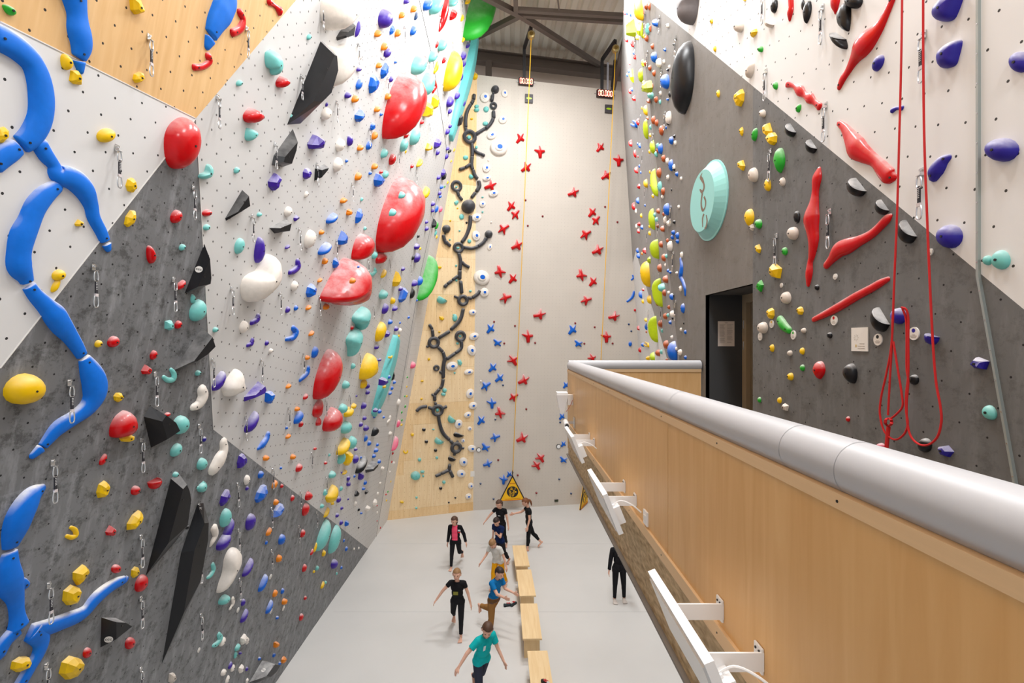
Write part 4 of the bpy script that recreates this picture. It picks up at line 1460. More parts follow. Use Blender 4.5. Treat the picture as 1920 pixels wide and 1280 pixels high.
FEET = [(880, 240, 5, 'x', '527,675 687,825 548,915 1272,737 1388,880'), (880, 480, 5, 'x', '232,615 428,653 327,817 617,812 993,628 1175,665 1078,820 1343,818'),
        (880, 480, 5, 'v', '315,1208 1495,637 1518,702'), (860, 720, 6.096, 'x', '773,285 452,867 675,1040 888,1243'), (860, 720, 6.096, 'v', '507,10 420,403 250,1137 1150,1085 1285,1250 1160,435'),
        (800, 870, 6.096, 'v', '765,397'), (800, 870, 6.096, 'x', '1255,330'), (880, 240, 5, 'w', '205,883 180,303'), (880, 480, 5, 'w', '108,1172')]
for ox_, oy_, s_, c_, tx_ in FEET:
    for k in tx_.split():
        a, b = [float(v) for v in k.split(',')]
        hold(c_, 'n', ox_ + a / s_, oy_ + b / s_, 3.9, 4.1, wall=W_SPEED)
HL(880, 480, 5, """
b c+ 1530,178,6 1538,200,10 1520,222,8; b c+ 1545,330,10 1525,385,14 1480,425,10; b n 1508,0 0 0 0
""".replace('; b n 1508,0 0 0 0', '') + "b n 1508 822 32 52")
# ---- far right wall
HL(1160, 0, 6.6667, """
y D 250,-50 290,20 295,110 280,200 240,255 205,200 190,100 190,-10; n t 282 170 74 188; n d 342 85 40 80; n d 382 80 38 98; r n 75 155 30 52; b n 97 160 26 46; b n 147 185 16 46; r n 115 292 24 44; l V 160,240 205,410 185,465 90,475 170,400; l k 245 370 62 182; l z 290 380 34 202; m e 358 360 56 154; n n 395 355 28 88; b z 455 285 72 105 -30
w n 610 320 42 62; n d 348 480 50 88; r n 97 490 40 62; r e 168 540 38 88; y n 228 470 36 52; y n 315 455 28 62; b n 187 660 22 42; r w 200 715 32 68; n d 420 580 42 78; k w 690 555 34 36; b w 577 620 38 50; r n 137 797 14 24; l w 160 945 50 138; b n 128 887 24 40; b n 103 935 20 42; l k 300 790 32 114; n d 335 793 44 78; n d 388 850 44 78; n d 440 915 44 84
b d 440 715 78 140; w e 500 785 74 118; w n 563 770 34 58; w n 632 835 28 52; k w 612 875 36 40; b e 578 1018 116 190; l e 272 945 52 205 8; y n 310 1040 34 62; l w 345 1095 112 220 15; n d 412 1080 42 84; m e 398 1195 78 88; r n 140 1140 34 62; b n 163 1118 24 44; r w 190 1230 40 78; n d 465 1245 46 84; w n 520 1165 34 62; k e 637 1180 32 78; n d 372 1265 42 56; b w 612 1240 36 34
k S 860,515 920,600 945,750 940,980 900,1170 830,1320 725,1440 655,1300 650,1200 690,1100 700,950 750,740 800,620
G D 750,-120 1010,-120 985,20 950,180 880,290 815,318 770,250 755,130 745,0
y k 1160 265 44 78; y n 1202 610 40 78; y e 1243 1172 46 96
Q Q 330,150 515,195 720,455 365,630 213,490 545,860
""")
HL(1160, 180, 6.6667, """
m n 515 75 30 62; y e 332 180 52 124; y n 288 150 16 42; n d 432 300 54 110; n d 473 335 46 88; w e 622 270 78 170; k n 615 345 36 38; b c 190 350 70 105 -60; r n 237 325 38 78; l e 335 415 56 275 5; n n 360 275 28 38; n d 533 430 62 130; b n 592 395 20 38; b d 655 555 58 104; k w 697 505 30 52; w n 705 585 36 62; y n 392 490 28 44; m n 395 390 26 62; r n 145 590 44 72
b n 235 595 18 32; b n 260 620 30 56; l d 418 640 62 170; y n 383 695 24 50; m n 485 620 38 72; b e 520 660 64 140; n n 485 680 30 62; m n 467 725 44 78; n d 558 780 52 94; r t 200 720 34 100; r n 240 755 14 26; w n 605 810 42 78; b e 652 865 62 150; w n 690 890 38 82; k n 693 915 32 42; r n 217 925 48 68; b n 257 875 18 38; b n 275 955 16 36; n d 502 960 64 130; n n 443 955 28 44
l S 415,920 440,1010 480,1150 470,1240 440,1180 395,1060; y n 388 950 20 46; b n 725 975 40 62; w n 613 1015 40 64; w n 780 1030 30 50; r w 248 1130 38 72; y d 335 1095 52 108; y n 400 1115 24 46; m e 512 1130 56 134; n d 553 1190 50 98; k n 660 1172 16 30; y n 425 1250 30 52; w n 545 1260 38 52
Q Q 435,460 305,680 335,1130 585,190 275,230
""")
HL(1160, 360, 6.6667, """
b n 235 108 40 68; r n 182 178 42 88; w n 213 238 24 56; y n 280 295 28 54; b n 328 165 18 32; l t 410 340 78 270; y n 383 430 22 42; n d 492 238 44 70; m n 448 285 30 56; m n 470 345 38 62; n d 558 275 28 52; b e 597 215 80 156; w n 748 185 34 46; w e 578 350 46 98; w n 625 390 60 78; k n 693 375 36 46; n n 485 425 32 54; n d 545 460 52 78; r w 250 400 40 60; w n 218 425 24 52; b n 288 440 34 52; r n 245 487 36 54
y n 385 515 32 60; b n 680 505 46 62; b n 670 565 42 60; b e 732 545 46 88; b n 733 615 42 58; n n 608 605 34 56; w e 640 675 72 130; l S 480,580 498,680 490,770 470,825 430,760 385,710 400,660 440,620; n d 525 655 50 84; r k 318 735 50 88; o n 290 767 22 38; b n 233 730 32 62; b n 243 795 42 62; l w 378 850 42 94; y D 335,860 375,900 388,1000 380,1090 355,1175 310,1110 275,1040 270,980 295,900
n d 560 820 52 98; m n 592 800 32 56; n d 508 950 56 104; w n 580 912 26 46; w n 785 785 40 82; b n 615 982 30 46; b n 643 1002 32 38; n d 582 1090 68 98; w n 725 1010 34 38; b T 770,830,12 785,920,20 778,1010,26 772,1060,22 800,1120,20 825,1200,18 832,1290,9; w e 772 1205 42 72; l S 525,1070 535,1180 538,1320 530,1420 470,1290 420,1230 415,1180 450,1110; m e 530 1195 98 108; n d 567 1260 46 88; w n 622 1255 34 46; r n 303 1217 30 38
Q Q 660,165 690,745 360,460 520,860 500,340
""")
HL(1160, 520, 6.6667, """
b n 657 240 46 88; k n 683 228 18 42; n d 482 325 38 68; n n 625 372 34 56; b e 800 385 54 124; w n 665 455 54 88; n d 580 485 52 84; m n 613 472 32 50; k n 673 510 26 38; b n 642 562 38 52; n d 517 580 54 94; k n 812 572 16 34; w n 777 650 28 46; m n 540 665 28 52; b n 832 682 34 52; w n 663 748 38 50; n d 590 840 68 114; b D 668,795 710,840 728,920 722,1000 690,1045 640,1040 612,980 608,910 630,840; w n 718 890 26 46; w e 765 935 56 78; b n 833 1000 36 52
l S 475,475 480,600 478,790 450,760 400,670 365,600 375,560 420,510; n d 488 943 60 88; m n 530 930 36 62; n n 600 1028 36 36; l t 420 995 64 124; y n 380 275 56 114; y n 300 300 30 52; r w 243 630 32 58; r n 205 405 34 42; b n 270 215 44 94; y n 328 530 52 44; b n 340 615 32 88; n n 345 680 20 30; b n 297 840 36 54; y c 345 840 50 90 -60; r n 262 905 36 68; y w 360 1010 56 62
Q Q 720,285 540,345 380,400
""")
# ---- right wall
HL(1370, 0, 5.3333, """
f e 80 262 106 128; f h 385 235 104 88; f z 195 705 68 170 25; f n 318 1135 70 82; y w 228 330 64 104 25; g n 297 490 60 68; g n 447 855 54 86; g z 680 1082 46 94 25; y n 138 2 36 24; y k 90 982 108 205 15; k e 435 60 70 150 10; r T 598,-60,26 602,50,28 596,130,32 592,200,14; k d 765 120 84 240 10; k e 722 50 38 112; r T 1045,-60,44 1048,30,48 1050,95,28 1045,138,8
k S 1150,20 1205,90 1190,290 1150,310 1080,260 1060,170 1090,70; k e 1230 10 185 160; k h 1088 395 100 240 -40
r M 1640,-60,38 1560,130,44 1480,280,68 1385,395,108 1305,480,108 1240,590,62 1180,700,40 1122,790,38 1085,878,26
i e 1475 632 96 188 30; r M 570,840,34 635,858,24 690,905,46 740,948,28 790,982,46 840,1022,26 890,1066,34
Q Q 335,-60 925,65 358,700 955,1040
""")
HL(1370, 220, 5.3333, """
r M 1080,55,26 1140,112,40 1200,212,66 1262,312,95 1350,378,76 1450,440,56 1530,530,70 1592,592,74 1640,602,40
y k 108 140 50 98; g z 240 172 56 138 15; y w 372 130 94 155; y k 415 210 128 152; k h 598 128 118 138; k h 805 290 122 142; k h 1262 700 205 185 5; k h 1515 900 152 152 5; g d 488 430 116 255; y w 110 480 74 108; f e 225 575 104 148; y e 370 675 70 128; f n 517 645 64 92; y d 187 1003 100 180; f w 212 1100 52 72; g e 278 1065 76 98; k e 662 995 70 124; f e 622 1160 118 134
r M 885,512,20 865,600,48 848,740,36 835,850,48 810,1000,78 822,1140,60 830,1240,52 812,1380,35 795,1450,28 785,1560,36 775,1678,18
Q Q 405,325 1000,930 465,1170
""")
HL(1370, 440, 5.3333, """
r M 952,310,34 1010,240,44 1080,152,74 1180,110,78 1290,60,54 1400,0,46 1480,-70,44 1565,-158,46 1600,-190,26
r M 825,850,24 950,790,35 1100,710,42 1250,620,42 1400,540,40 1500,482,38 1580,440,24
y w 275 140 64 92; g e 540 165 62 82; y w 450 360 132 154; g w 297 510 64 118 15; f e 553 630 108 124; y k 400 785 90 134; y k 695 760 84 98; g c+ 490,845,38 530,910,46 590,958,34; f e 320 930 108 118; k n 863 527 50 58; k n 990 1005 56 62; f n 730 957 54 52; y n 413 1133 50 78; f n 592 1183 54 56; y n 715 1163 52 72; k h 1497 850 205 245 5
""")
HL(1370, 620, 5.3333, """
g n 717 370 50 68; y n 597 458 66 78; r d 885 393 126 184; k D 1193,326 1240,350 1268,420 1255,500 1215,525 1160,490 1122,430 1135,360; g n 287 690 38 58; y n 488 695 46 64; f w 548 762 70 78; r n 1173 882 44 54
""")
HL(1620, 0, 5.3333, """
i S 1000,-80 985,0 940,110 890,190 800,220 715,205 680,150 700,70 790,-20 870,-90; i S 985,415 950,560 905,655 770,685 725,610 740,520 830,440 920,405; i T 285,1105,28 335,1080,18 385,1080,25; i e 1560 620 225 215
Q Q 605,335
""")
HL(1620, 220, 5.3333, """
i T 850,400,38 785,450,72 722,540,84 700,602,58; i e 1378 325 345 240; i e 855 1190 268 240; k h 435 1145 205 235 5
Q Q 590,530
""")
HL(1620, 440, 5.3333, """
m e 1370 250 195 195; m n 1235 255 100 100; i e 345 812 165 165; i h 680 1030 155 135 -20
""")
HL(1620, 660, 5.3333, """
i w 1165 110 188 128; k e 500 275 104 104; m e 1258 605 135 165 -50; k e 610 930 144 144; i w 820 990 168 118; q n 165 940 92 64
""")

build_macros()
# ------------------------------------------------------------------ things fixed to the walls
M_MINT = plain('mint_laminate', (150, 216, 212), .45, var=.03)
M_MOTIF = plain('cutout_brown', (128, 108, 92), .8)


def lathe(rings, n=40):
    vs, fs = [], []
    for r_, z_ in rings:
        for k in range(n):
            t = 2 * math.pi * k / n
            vs.append((r_ * math.cos(t), r_ * math.sin(t), z_))
    for i in range(len(rings) - 1):
        for k in range(n):
            j = (k + 1) % n
            fs.append([i * n + k, i * n + j, (i + 1) * n + j, (i + 1) * n + k])
    fs.append([(len(rings) - 1) * n + k for k in range(n)])
    return vs, fs


pc = W_MAIN.hit(1333, 377)
vs, fs = lathe([(.475, -.005), (.475, .012), (.455, .016), (.45, .02), (.365, .115)])
lv = mesh_obj('logo_volume', vs, fs, M_MINT, matrix=W_MAIN.mat(pc))
tag(lv, 'round mint volume with a brown curling motif above the door recess', 'wall volume')
mb = MB()
uvc = W_MAIN.uv(pc)
for st in ([(238, 255, 4), (215, 312, 22), (236, 352, 24), (258, 405, 16), (262, 470, 20), (235, 525, 26), (203, 488, 10)],
           [(240, 545, 20), (224, 640, 16), (226, 735, 16), (250, 785, 22), (280, 730, 14), (284, 650, 14), (262, 592, 16)],
           [(262, 835, 22), (242, 900, 14), (243, 1022, 8)], [(293, 850, 8), (306, 930, 14), (292, 1015, 18), (272, 1045, 22)]):
    q = []
    for x, y, w_ in catmull(st, 4):
        p = W_MAIN.hit(1285 + x / 7.533, 290 + y / 7.533, .117)
        u, v = W_MAIN.uv(p)
        q.append((u - uvc[0], v - uvc[1], w_ / 7.533 / 154))
    for i in range(len(q)):
        a, b = q[max(i - 1, 0)], q[min(i + 1, len(q) - 1)]
    n_ = len(q)
    vs, fs = [], []
    for i in range(n_):
        a, b = q[max(i - 1, 0)], q[min(i + 1, n_ - 1)]
        tx, ty = b[0] - a[0], b[1] - a[1]
        ln = math.hypot(tx, ty) or 1
        sx, sy = -ty / ln * q[i][2] * 1.5, tx / ln * q[i][2] * .8
        vs += [(q[i][0] + sx, q[i][1] + sy, .1165), (q[i][0] - sx, q[i][1] - sy, .1165)]
        if i: fs.append([2 * i - 2, 2 * i - 1, 2 * i + 1, 2 * i])
    mb.add(vs, fs)
motif = mb.build('motif', M_MOTIF, None)
motif.parent = lv

M_CARD = plain('card_white', (232, 228, 222), .7)
M_TAGP = plain('tag_print', (170, 162, 154), .8)


def route_tag(x, y, w, h, col, label, wall=None):
    wall = wall or wall_at(x, y)
    p = wall.hit(x, y)
    (a, _), (_, sv), _ = jac(wall, p)
    W, H = w / a, h / -sv
    W = min(W, H)
    vs = [(W / 2 * math.cos(t), H / 2 * math.sin(t), z) for z in (0, .008) for t in [2 * math.pi * k / 20 for k in range(20)]]
    fs = [list(range(20, 40))] + [[k, (k + 1) % 20, 20 + (k + 1) % 20, 20 + k] for k in range(20)]
    o = mesh_obj('route_tag', vs, fs, M_CARD, matrix=wall.mat(p))
    if col:
        d = mesh_obj('colour_dot', [(W * .17 * math.cos(t), H * .24 + W * .17 * math.sin(t), .0085) for t in [2 * math.pi * k / 14 for k in range(14)]], [list(range(14))], HM[col], o)
    m_ = MB()
    for k in range(3):
        m_.box((0, -H * .08 - k * H * .1, .0085), (W * (.3, .62, .45)[k], H * .04, .001))
    t_ = m_.build('printed_text', M_TAGP)
    t_.parent = o
    return tag(o, label, 'route tag', 'route tags on the right wall')


for q in ((1370 + 1052 / 5.333, 440 + 418 / 5.333, 7, 11, None, 'blank oval route tag between the slanting red bar holds'),
          (1370 + 512 / 5.333, 440 + 505 / 5.333, 5, 8.5, None, 'small oval route tag below the yellow wedge hold near door'),
          (1370 + 1040 / 5.333, 440 + 855 / 5.333, 12, 18.5, 'r', 'oval route tag with red dot under the lowest red bar hold'),
          (1370 + 415 / 5.333, 440 + 892 / 5.333, 7.5, 15, 'y', 'oval route tag with yellow dot left of the green curved hold'),
          (1370 + 632 / 5.333, 440 + 1002 / 5.333, 9, 17, 'g', 'oval route tag with green dot at tip of the green curved hold'),
          (1370 + 300 / 5.333, 440 + 1017 / 5.333, 7.5, 15, 'f', 'oval route tag with pale dot below cream hold beside the door'),
          (1370 + 1480 / 5.333, 440 + 1048 / 5.333, 16, 22, 'k', 'oval route tag with black dot under the black half-moon hold'),
          (1620 + 508 / 5.333, 440 + 988 / 5.333, 19.5, 24.5, 'i', 'oval route tag with indigo dot right of the red rope'),
          (1620 + 672 / 5.333, 440 + 172 / 5.333, 9, 13, None, 'round number tag behind the right strand of red rope')):
    route_tag(*q, wall=W_MAIN)
for k, (x, y) in enumerate(((360 + 457 / 5.33, 1040 + 550 / 5.33), (360 + 787 / 5.33, 1040 + 560 / 5.33), (360 + 912 / 5.33, 1040 + 532 / 5.33), (360 + 65 / 5.33, 1040 + 950 / 5.33), (360 + 783 / 5.33, 880 + 1070 / 5.33))):
    o = route_tag(x, y, 4.5, 9, None, ('white oval route tag under the white crescent on dark grey left wall', 'white oval route tag at foot of a long blue pill hold',
                                       'white oval route tag just below an orange knob low on left wall', 'white oval route tag alone low on the dark grey left wall',
                                       'white oval route tag beside the blue pill hold on dark grey')[k], wall=W_LEFT)
    o['group'] = 'route tags on the left wall'

# round stickers on black volumes
from mathutils.bvhtree import BVHTree


def sticker(x, y, rad=.032):
    best = None
    for r_ in RECS:
        if r_['ty'] != 'V' or abs(r_['x'] - x) > 60 or abs(r_['y'] - y) > 160: continue
        o_ = r_['o']
        mi_ = o_.matrix_world.inverted()
        bv = BVHTree.FromPolygons([v.co.copy() for v in o_.data.vertices], [list(p.vertices) for p in o_.data.polygons])
        o0, d0__ = mi_ @ EYE, (mi_.to_3x3() @ ray(x, y)).normalized()
        h_ = bv.ray_cast(o0, d0__)
        if h_[0] is not None and (best is None or h_[3] < best[1][3]):
            best = (o_, h_)
    if not best: return
    o_, (p_, n_, _, _) = best
    if n_.dot(d0__) > 0: n_ = -n_
    up_ = Vector((0, 1, 0))
    uu = up_.cross(n_).normalized()
    vv = n_.cross(uu)
    f = lambda a, b, c: p_ + uu * a + vv * b + n_ * c
    st_ = mesh_obj('sticker', [f(rad * math.cos(t), rad * math.sin(t), .003) for t in [2 * math.pi * k / 18 for k in range(18)]], [list(range(18))], M_CARD, o_)
    m_ = MB()
    for c_ in (-.55, 0, .55):
        m_.tube([f(rad * (c_ + .22 * math.cos(t)), rad * .22 * math.sin(t), .004) for t in [2 * math.pi * k / 10 for k in range(1, 10)]], rad * .06, 4)
    q_ = m_.build('sticker_logo', M_BLACK)
    q_.parent = st_


for x_, y_ in ((373, 505), (327, 1022), (204, 1198), (494, 1256)):
    sticker(x_, y_)
# info card
pA, pB = W_MAIN.hit(1598, 614), W_MAIN.hit(1629, 658)
uA, uB = W_MAIN.uv(pA), W_MAIN.uv(pB)
ic = empty('info_card', None, matrix=W_MAIN.mat(W_MAIN.hit(1613, 636)))
tag(ic, 'white printed card with a small sun drawing on dark right wall', 'sign')
W_, H_ = uB[0] - uA[0], uA[1] - uB[1]
c_ = MB().box((0, 0, .004), (W_, H_, .006)).build('card', M_CARD)
c_.parent = ic
m_ = MB()
for a in range(8):
    t = a * math.pi / 4
    m_.bar((-.03 + math.cos(t) * .012, .012 + math.sin(t) * .012, .0075), (-.03 + math.cos(t) * .024, .012 + math.sin(t) * .024, .0075), .0018, .0006)
c_ = m_.build('sun_drawing', M_TAGP)
c_.parent = ic
for k in range(3):
    c_ = MB().box((.018 + .008 * (k == 0), -.03 - k * .017, .0075), (.045 + .02 * (k > 0), .004, .0006)).build('printed_line', M_TAGP)
    c_.parent = ic
c_ = MB().box((-.032, -.045, .0075), (.017, .017, .0006)).build('gold_emblem', plain('gold_ink', (214, 190, 140), .6))
c_.parent = ic


# red rope hanging over the right wall
def rope_pts(pp, off=.12):
    out = []
    for q in catmull([p if len(p) > 2 else p + (off,) for p in pp], 6):
        out.append(W_MAIN.hit(q[0], q[1], q[2]))
    return out


M_ROPE = plain('red_rope', (196, 22, 24), .75, var=.12)
rp = empty('climbing_rope', W_MAIN.hit(1700, 640, .12))
tag(rp, 'red climbing rope hanging in long loops on the right wall', 'rope')
rr = .0058
s1 = [(1692, -60), (1690, 100), (1686, 260), (1682, 400), (1677, 520), (1672, 640), (1662, 700), (1652, 745), (1650, 778), (1659, 810), (1678, 824), (1695, 814), (1702, 795), (1699, 770), (1699, 740), (1703, 700), (1703, 640), (1703, 598), (1699, 580, .13), (1690, 576, .14)]
s2 = [(1731, -60), (1731, 100), (1733, 260), (1738, 400), (1743, 520), (1749, 640), (1755, 715), (1763, 760), (1765, 790), (1758, 818), (1742, 833), (1724, 833), (1708, 818), (1701, 790), (1700, 755), (1703, 715), (1700, 690), (1700, 640), (1699, 600), (1692, 578, .14)]
s3 = [(1674, 590), (1672, 650), (1668, 720), (1665, 778)]
s4 = [(1675, 640), (1683, 690), (1691, 740), (1692, 762), (1680, 777), (1668, 786)]
for s_ in (s1, s2, s3, s4):
    part('strand', MB().tube(rope_pts(s_), rr, 8), M_ROPE, rp, True)
kn = [W_MAIN.hit(1666 + 7 * math.cos(t) * (1 - .12 * k), 791 + 7 * math.sin(t), .12 + .02 * math.sin(2.3 * t)) for k in range(3) for t in [2 * math.pi * i / 12 for i in range(12)]]
part('knot', MB().tube(kn, rr * 1.1, 8), M_ROPE, rp, True)
part('tail', MB().tube(rope_pts([(1666, 800), (1664, 820), (1662, 845), (1661, 880), (1661, 940)]), rr * 1.9, 8), M_ROPE, rp, True)

# metal joint strip on the right wall
M_ALU = plain('brushed_aluminium', (168, 176, 174), .4, .5, .5)
js = empty('joint_strip', W_MAIN.hit(1835, 515))
tag(js, 'pale metal joint strip with screws running down the right wall', 'metal strip')
for a, b in (((1835, -40), (1835, 517)), ((1835, 517), (1908, 925))):
    A, B = W_MAIN.hit(*a, .006), W_MAIN.hit(*b, .006)
    st_ = part('strip', MB().bar(A, B, .012, .02, W_MAIN.n), M_ALU, js)
    L_ = (B - A).length
    k = .08
    while k < L_:
        c0 = A + (B - A) * (k / L_) + W_MAIN.n * .008
        s_ = part('screw', MB().tube([c0, c0 + W_MAIN.n * .003], .004, 6), M_STEEL, None)
        s_.parent = st_
        s_.matrix_parent_inverse = st_.matrix_world.inverted()
        k += .155

# timers, sensors, pads on the speed wall
M_LED = NT('red_led')
M_LED.b.inputs['Emission Color'].default_value = (1, .16, .1, 1)
M_LED.b.inputs['Emission Strength'].default_value = 14
M_LED.base((.8, .1, .05, 1), .4)
SEG = {'0': 'abcdef', '1': 'bc'}
SEGP = {'a': (0, 1, 1), 'g': (0, 0, 1), 'd': (0, -1, 1), 'b': (.5, .5, 0), 'c': (.5, -.5, 0), 'e': (-.5, -.5, 0), 'f': (-.5, .5, 0)}


def speed_timer(x0, y0, x1, y1, label):
    w = W_SPEED
    a, b = w.hit(x0, (y0 + y1) / 2), w.hit(x1, (y0 + y1) / 2)
    wd = (b - a).length
    p = w.hit((x0 + x1) / 2, (y0 + y1) / 2)
    ht_ = (y1 - y0) * p.y / FPX
    root = empty('race_timer', p, matrix=w.mat(p))
    tag(root, label, 'timer')
    o = MB().box((0, 0, .06), (wd, ht_, .12)).build('housing', plain('timer_housing', (52, 22, 20), .5))
    o.parent = root
    txt = '00.000'
    m_ = MB()
    cw = wd * .9 / 5.4
    xx = -wd * .45 + cw * .5
    hh = ht_ * .36
    for ch in txt:
        if ch == '.':
            m_.box((xx - cw * .32, -hh * .9, .122), (cw * .16, hh * .25, .004))
            xx += cw * .35
            continue
        for sg in SEG[ch]:
            sx, sy, hz = SEGP[sg]
            m_.box((xx + sx * cw * .62, sy * hh, .122), (cw * .5 if hz else cw * .16, hh * .2 if hz else hh * .82, .004))
        xx += cw
    o = m_.build('digits', M_LED.m)
    o.parent = root
    for s_ in (-1, 1):
        o = MB().box((s_ * (wd / 2 + .04), 0, .03), (.09, .012, .02)).build('mounting_arm', M_STEEL)
        o.parent = root


speed_timer(972, 149, 999, 161, 'glowing red race timer at top of the left speed lane')
speed_timer(1118, 171, 1148, 184, 'glowing red race timer at top of the right speed lane')
M_GREENL = plain('green_lens', (170, 205, 40), .3)
for x, y, lb in ((991.5, 185.5, 'square black finish pad under the left race timer'), (1140.5, 205, 'square black finish pad under the right race timer')):
    p = W_SPEED.hit(x, y)
    r_ = empty('finish_pad', p, matrix=W_SPEED.mat(p))
    tag(r_, lb, 'finish pad')
    o = MB().box((0, 0, .03), (.27, .28, .06)).build('housing', plain('pad_grey', (70, 66, 70), .5))
    o.parent = r_
    o = mesh_obj('lens', [(.1 * math.cos(t), .035 * math.sin(t), .062) for t in [2 * math.pi * k / 16 for k in range(16)]], [list(range(16))], M_GREENL, r_)
for x, y, lb in ((897.4, 842.7, 'round white start pad with black rim by the plywood edge'), (1047, 836.5, 'round white start pad with black rim near the balcony')):
    p = W_SPEED.hit(x, y)
    r_ = empty('start_pad', p, matrix=W_SPEED.mat(p))
    tag(r_, lb, 'start pad')
    vs, fs = lathe([(.085, 0), (.085, .03), (.07, .035)], 24)
    mesh_obj('rim', vs, fs, M_BLACK, r_)
    vs, fs = lathe([(.07, .03), (.068, .042), (.06, .045)], 24)
    mesh_obj('pad', vs, fs, M_WHITE, r_)
p = W_PLY.hit(887, 888)
o = mesh_obj('paper_card', [(x, y, z) for z in (.002, .006) for x, y in ((-.1, -.1), (.1, -.1), (.1, .1), (-.1, .1))],
             [[4, 5, 6, 7], [0, 1, 5, 4], [1, 2, 6, 5], [2, 3, 7, 6], [3, 0, 4, 7]], M_CARD, matrix=W_PLY.mat(p))
tag(o, 'small square white card at the edge of the plywood wall', 'sign')
p = W_SPEED.hit(1043, 938)
r_ = empty('wall_socket', p, matrix=W_SPEED.mat(p))
tag(r_, 'small black socket box low on the speed wall', 'socket')
o = MB().box((0, 0, .02), (.14, .075, .04)).build('box', M_BLACK)
o.parent = r_
for sx in (-.035, .035):
    o = MB().box((sx, 0, .042), (.045, .045, .006)).build('outlet', plain('outlet_olive', (70, 80, 50), .5))
    o.parent = r_

# auto belays with brackets and straps
M_STRAP = plain('yellow_strap', (232, 176, 20), .7)
M_BRK = plain('black_bracket', (34, 32, 34), .5)
M_REDLIT = M_BRK
M_HOUS = plain('belay_housing', (184, 160, 104), .35, .5, .5)


def on_depth(x, y, d):
    return EYE + ray(x, y) * d


for i, (dev, post, knee, tipp, bot, lb) in enumerate((
        ((996, 66), (983, 146), (983, 90), (996, 50), (961.5, 884), 'left'),
        ((1154, 92), (1129, 165), (1129, 112), (1154, 76), (1117, 885), 'right'))):
    yd = 15.25 if i == 0 else 16.0
    base = W_SPEED.hit(*post)
    zk = on_depth(knee[0], knee[1], base.y - .1)
    tp = on_depth(tipp[0], tipp[1], yd)
    br = empty('belay_bracket', base)
    tag(br, 'black steel bracket carrying the %s auto belay above the speed wall' % lb, 'bracket')
    part('post', MB().bar(base + Vector((0, .05, -.15)), zk, .1, .1, (0, 1, 0)), M_BRK, br)
    part('arm', MB().bar(zk, tp, .1, .1), M_BRK, br)
    if i:
        part('post', MB().bar(base + Vector((.2, .05, -.15)), zk + Vector((.2, 0, -.1)), .06, .06, (0, 1, 0)), plain('grey_post', (170, 170, 180), .4), br)
        part('brace', MB().bar(base + Vector((.38, .1, .1)), tp + Vector((.1, .5, -.35)), .1, .1), M_BRK, br)
    dv = on_depth(dev[0], dev[1], yd)
    ab = empty('auto_belay', dv)
    tag(ab, 'round metal auto belay with yellow strap on %s speed lane' % lb, 'auto belay')
    mbb = MB()
    mbb.tube([dv + Vector((0, -.09, 0)), dv + Vector((0, -.07, 0)), dv + Vector((0, .07, 0)), dv + Vector((0, .09, 0))], [.085, .115, .115, .085], 20)
    hs = part('housing', mbb, M_HOUS, ab, True)
    f_ = MB()
    f_.tube([dv + Vector((0, -.095, 0)), dv + Vector((0, -.088, 0))], .06, 16)
    part('face_plate', f_, plain('plate_gold', (150, 120, 60), .35, .5, .6), ab, True)
    part('hook', MB().tube([dv + Vector((0, 0, .1)), dv + Vector((.03, 0, .17)), dv + Vector((0, 0, .24)), dv + Vector((-.03, 0, .17)), dv + Vector((0, 0, .11))], .018, 8), M_BRK, ab, True)
    be = W_SPEED.hit(bot[0], bot[1], .22)
    part('strap', MB().bar(dv + Vector((0, 0, -.1)), be, .024, .006, (0, 1, 0)), M_STRAP, ab)
    sw_ = MB()
    sw_.tube([be + Vector((0, 0, .02)), be + Vector((.02, 0, -.03)), be + Vector((0, 0, -.08)), be + Vector((-.02, 0, -.03))], .008, 6, closed=True)
    part('carabiner', sw_, M_BRK, ab, True)


# yellow triangular belay gates
M_YG = plain('yellow_tarpaulin', (245, 188, 12), .6)
M_RED2 = plain('orange_print', (196, 104, 20), .7)


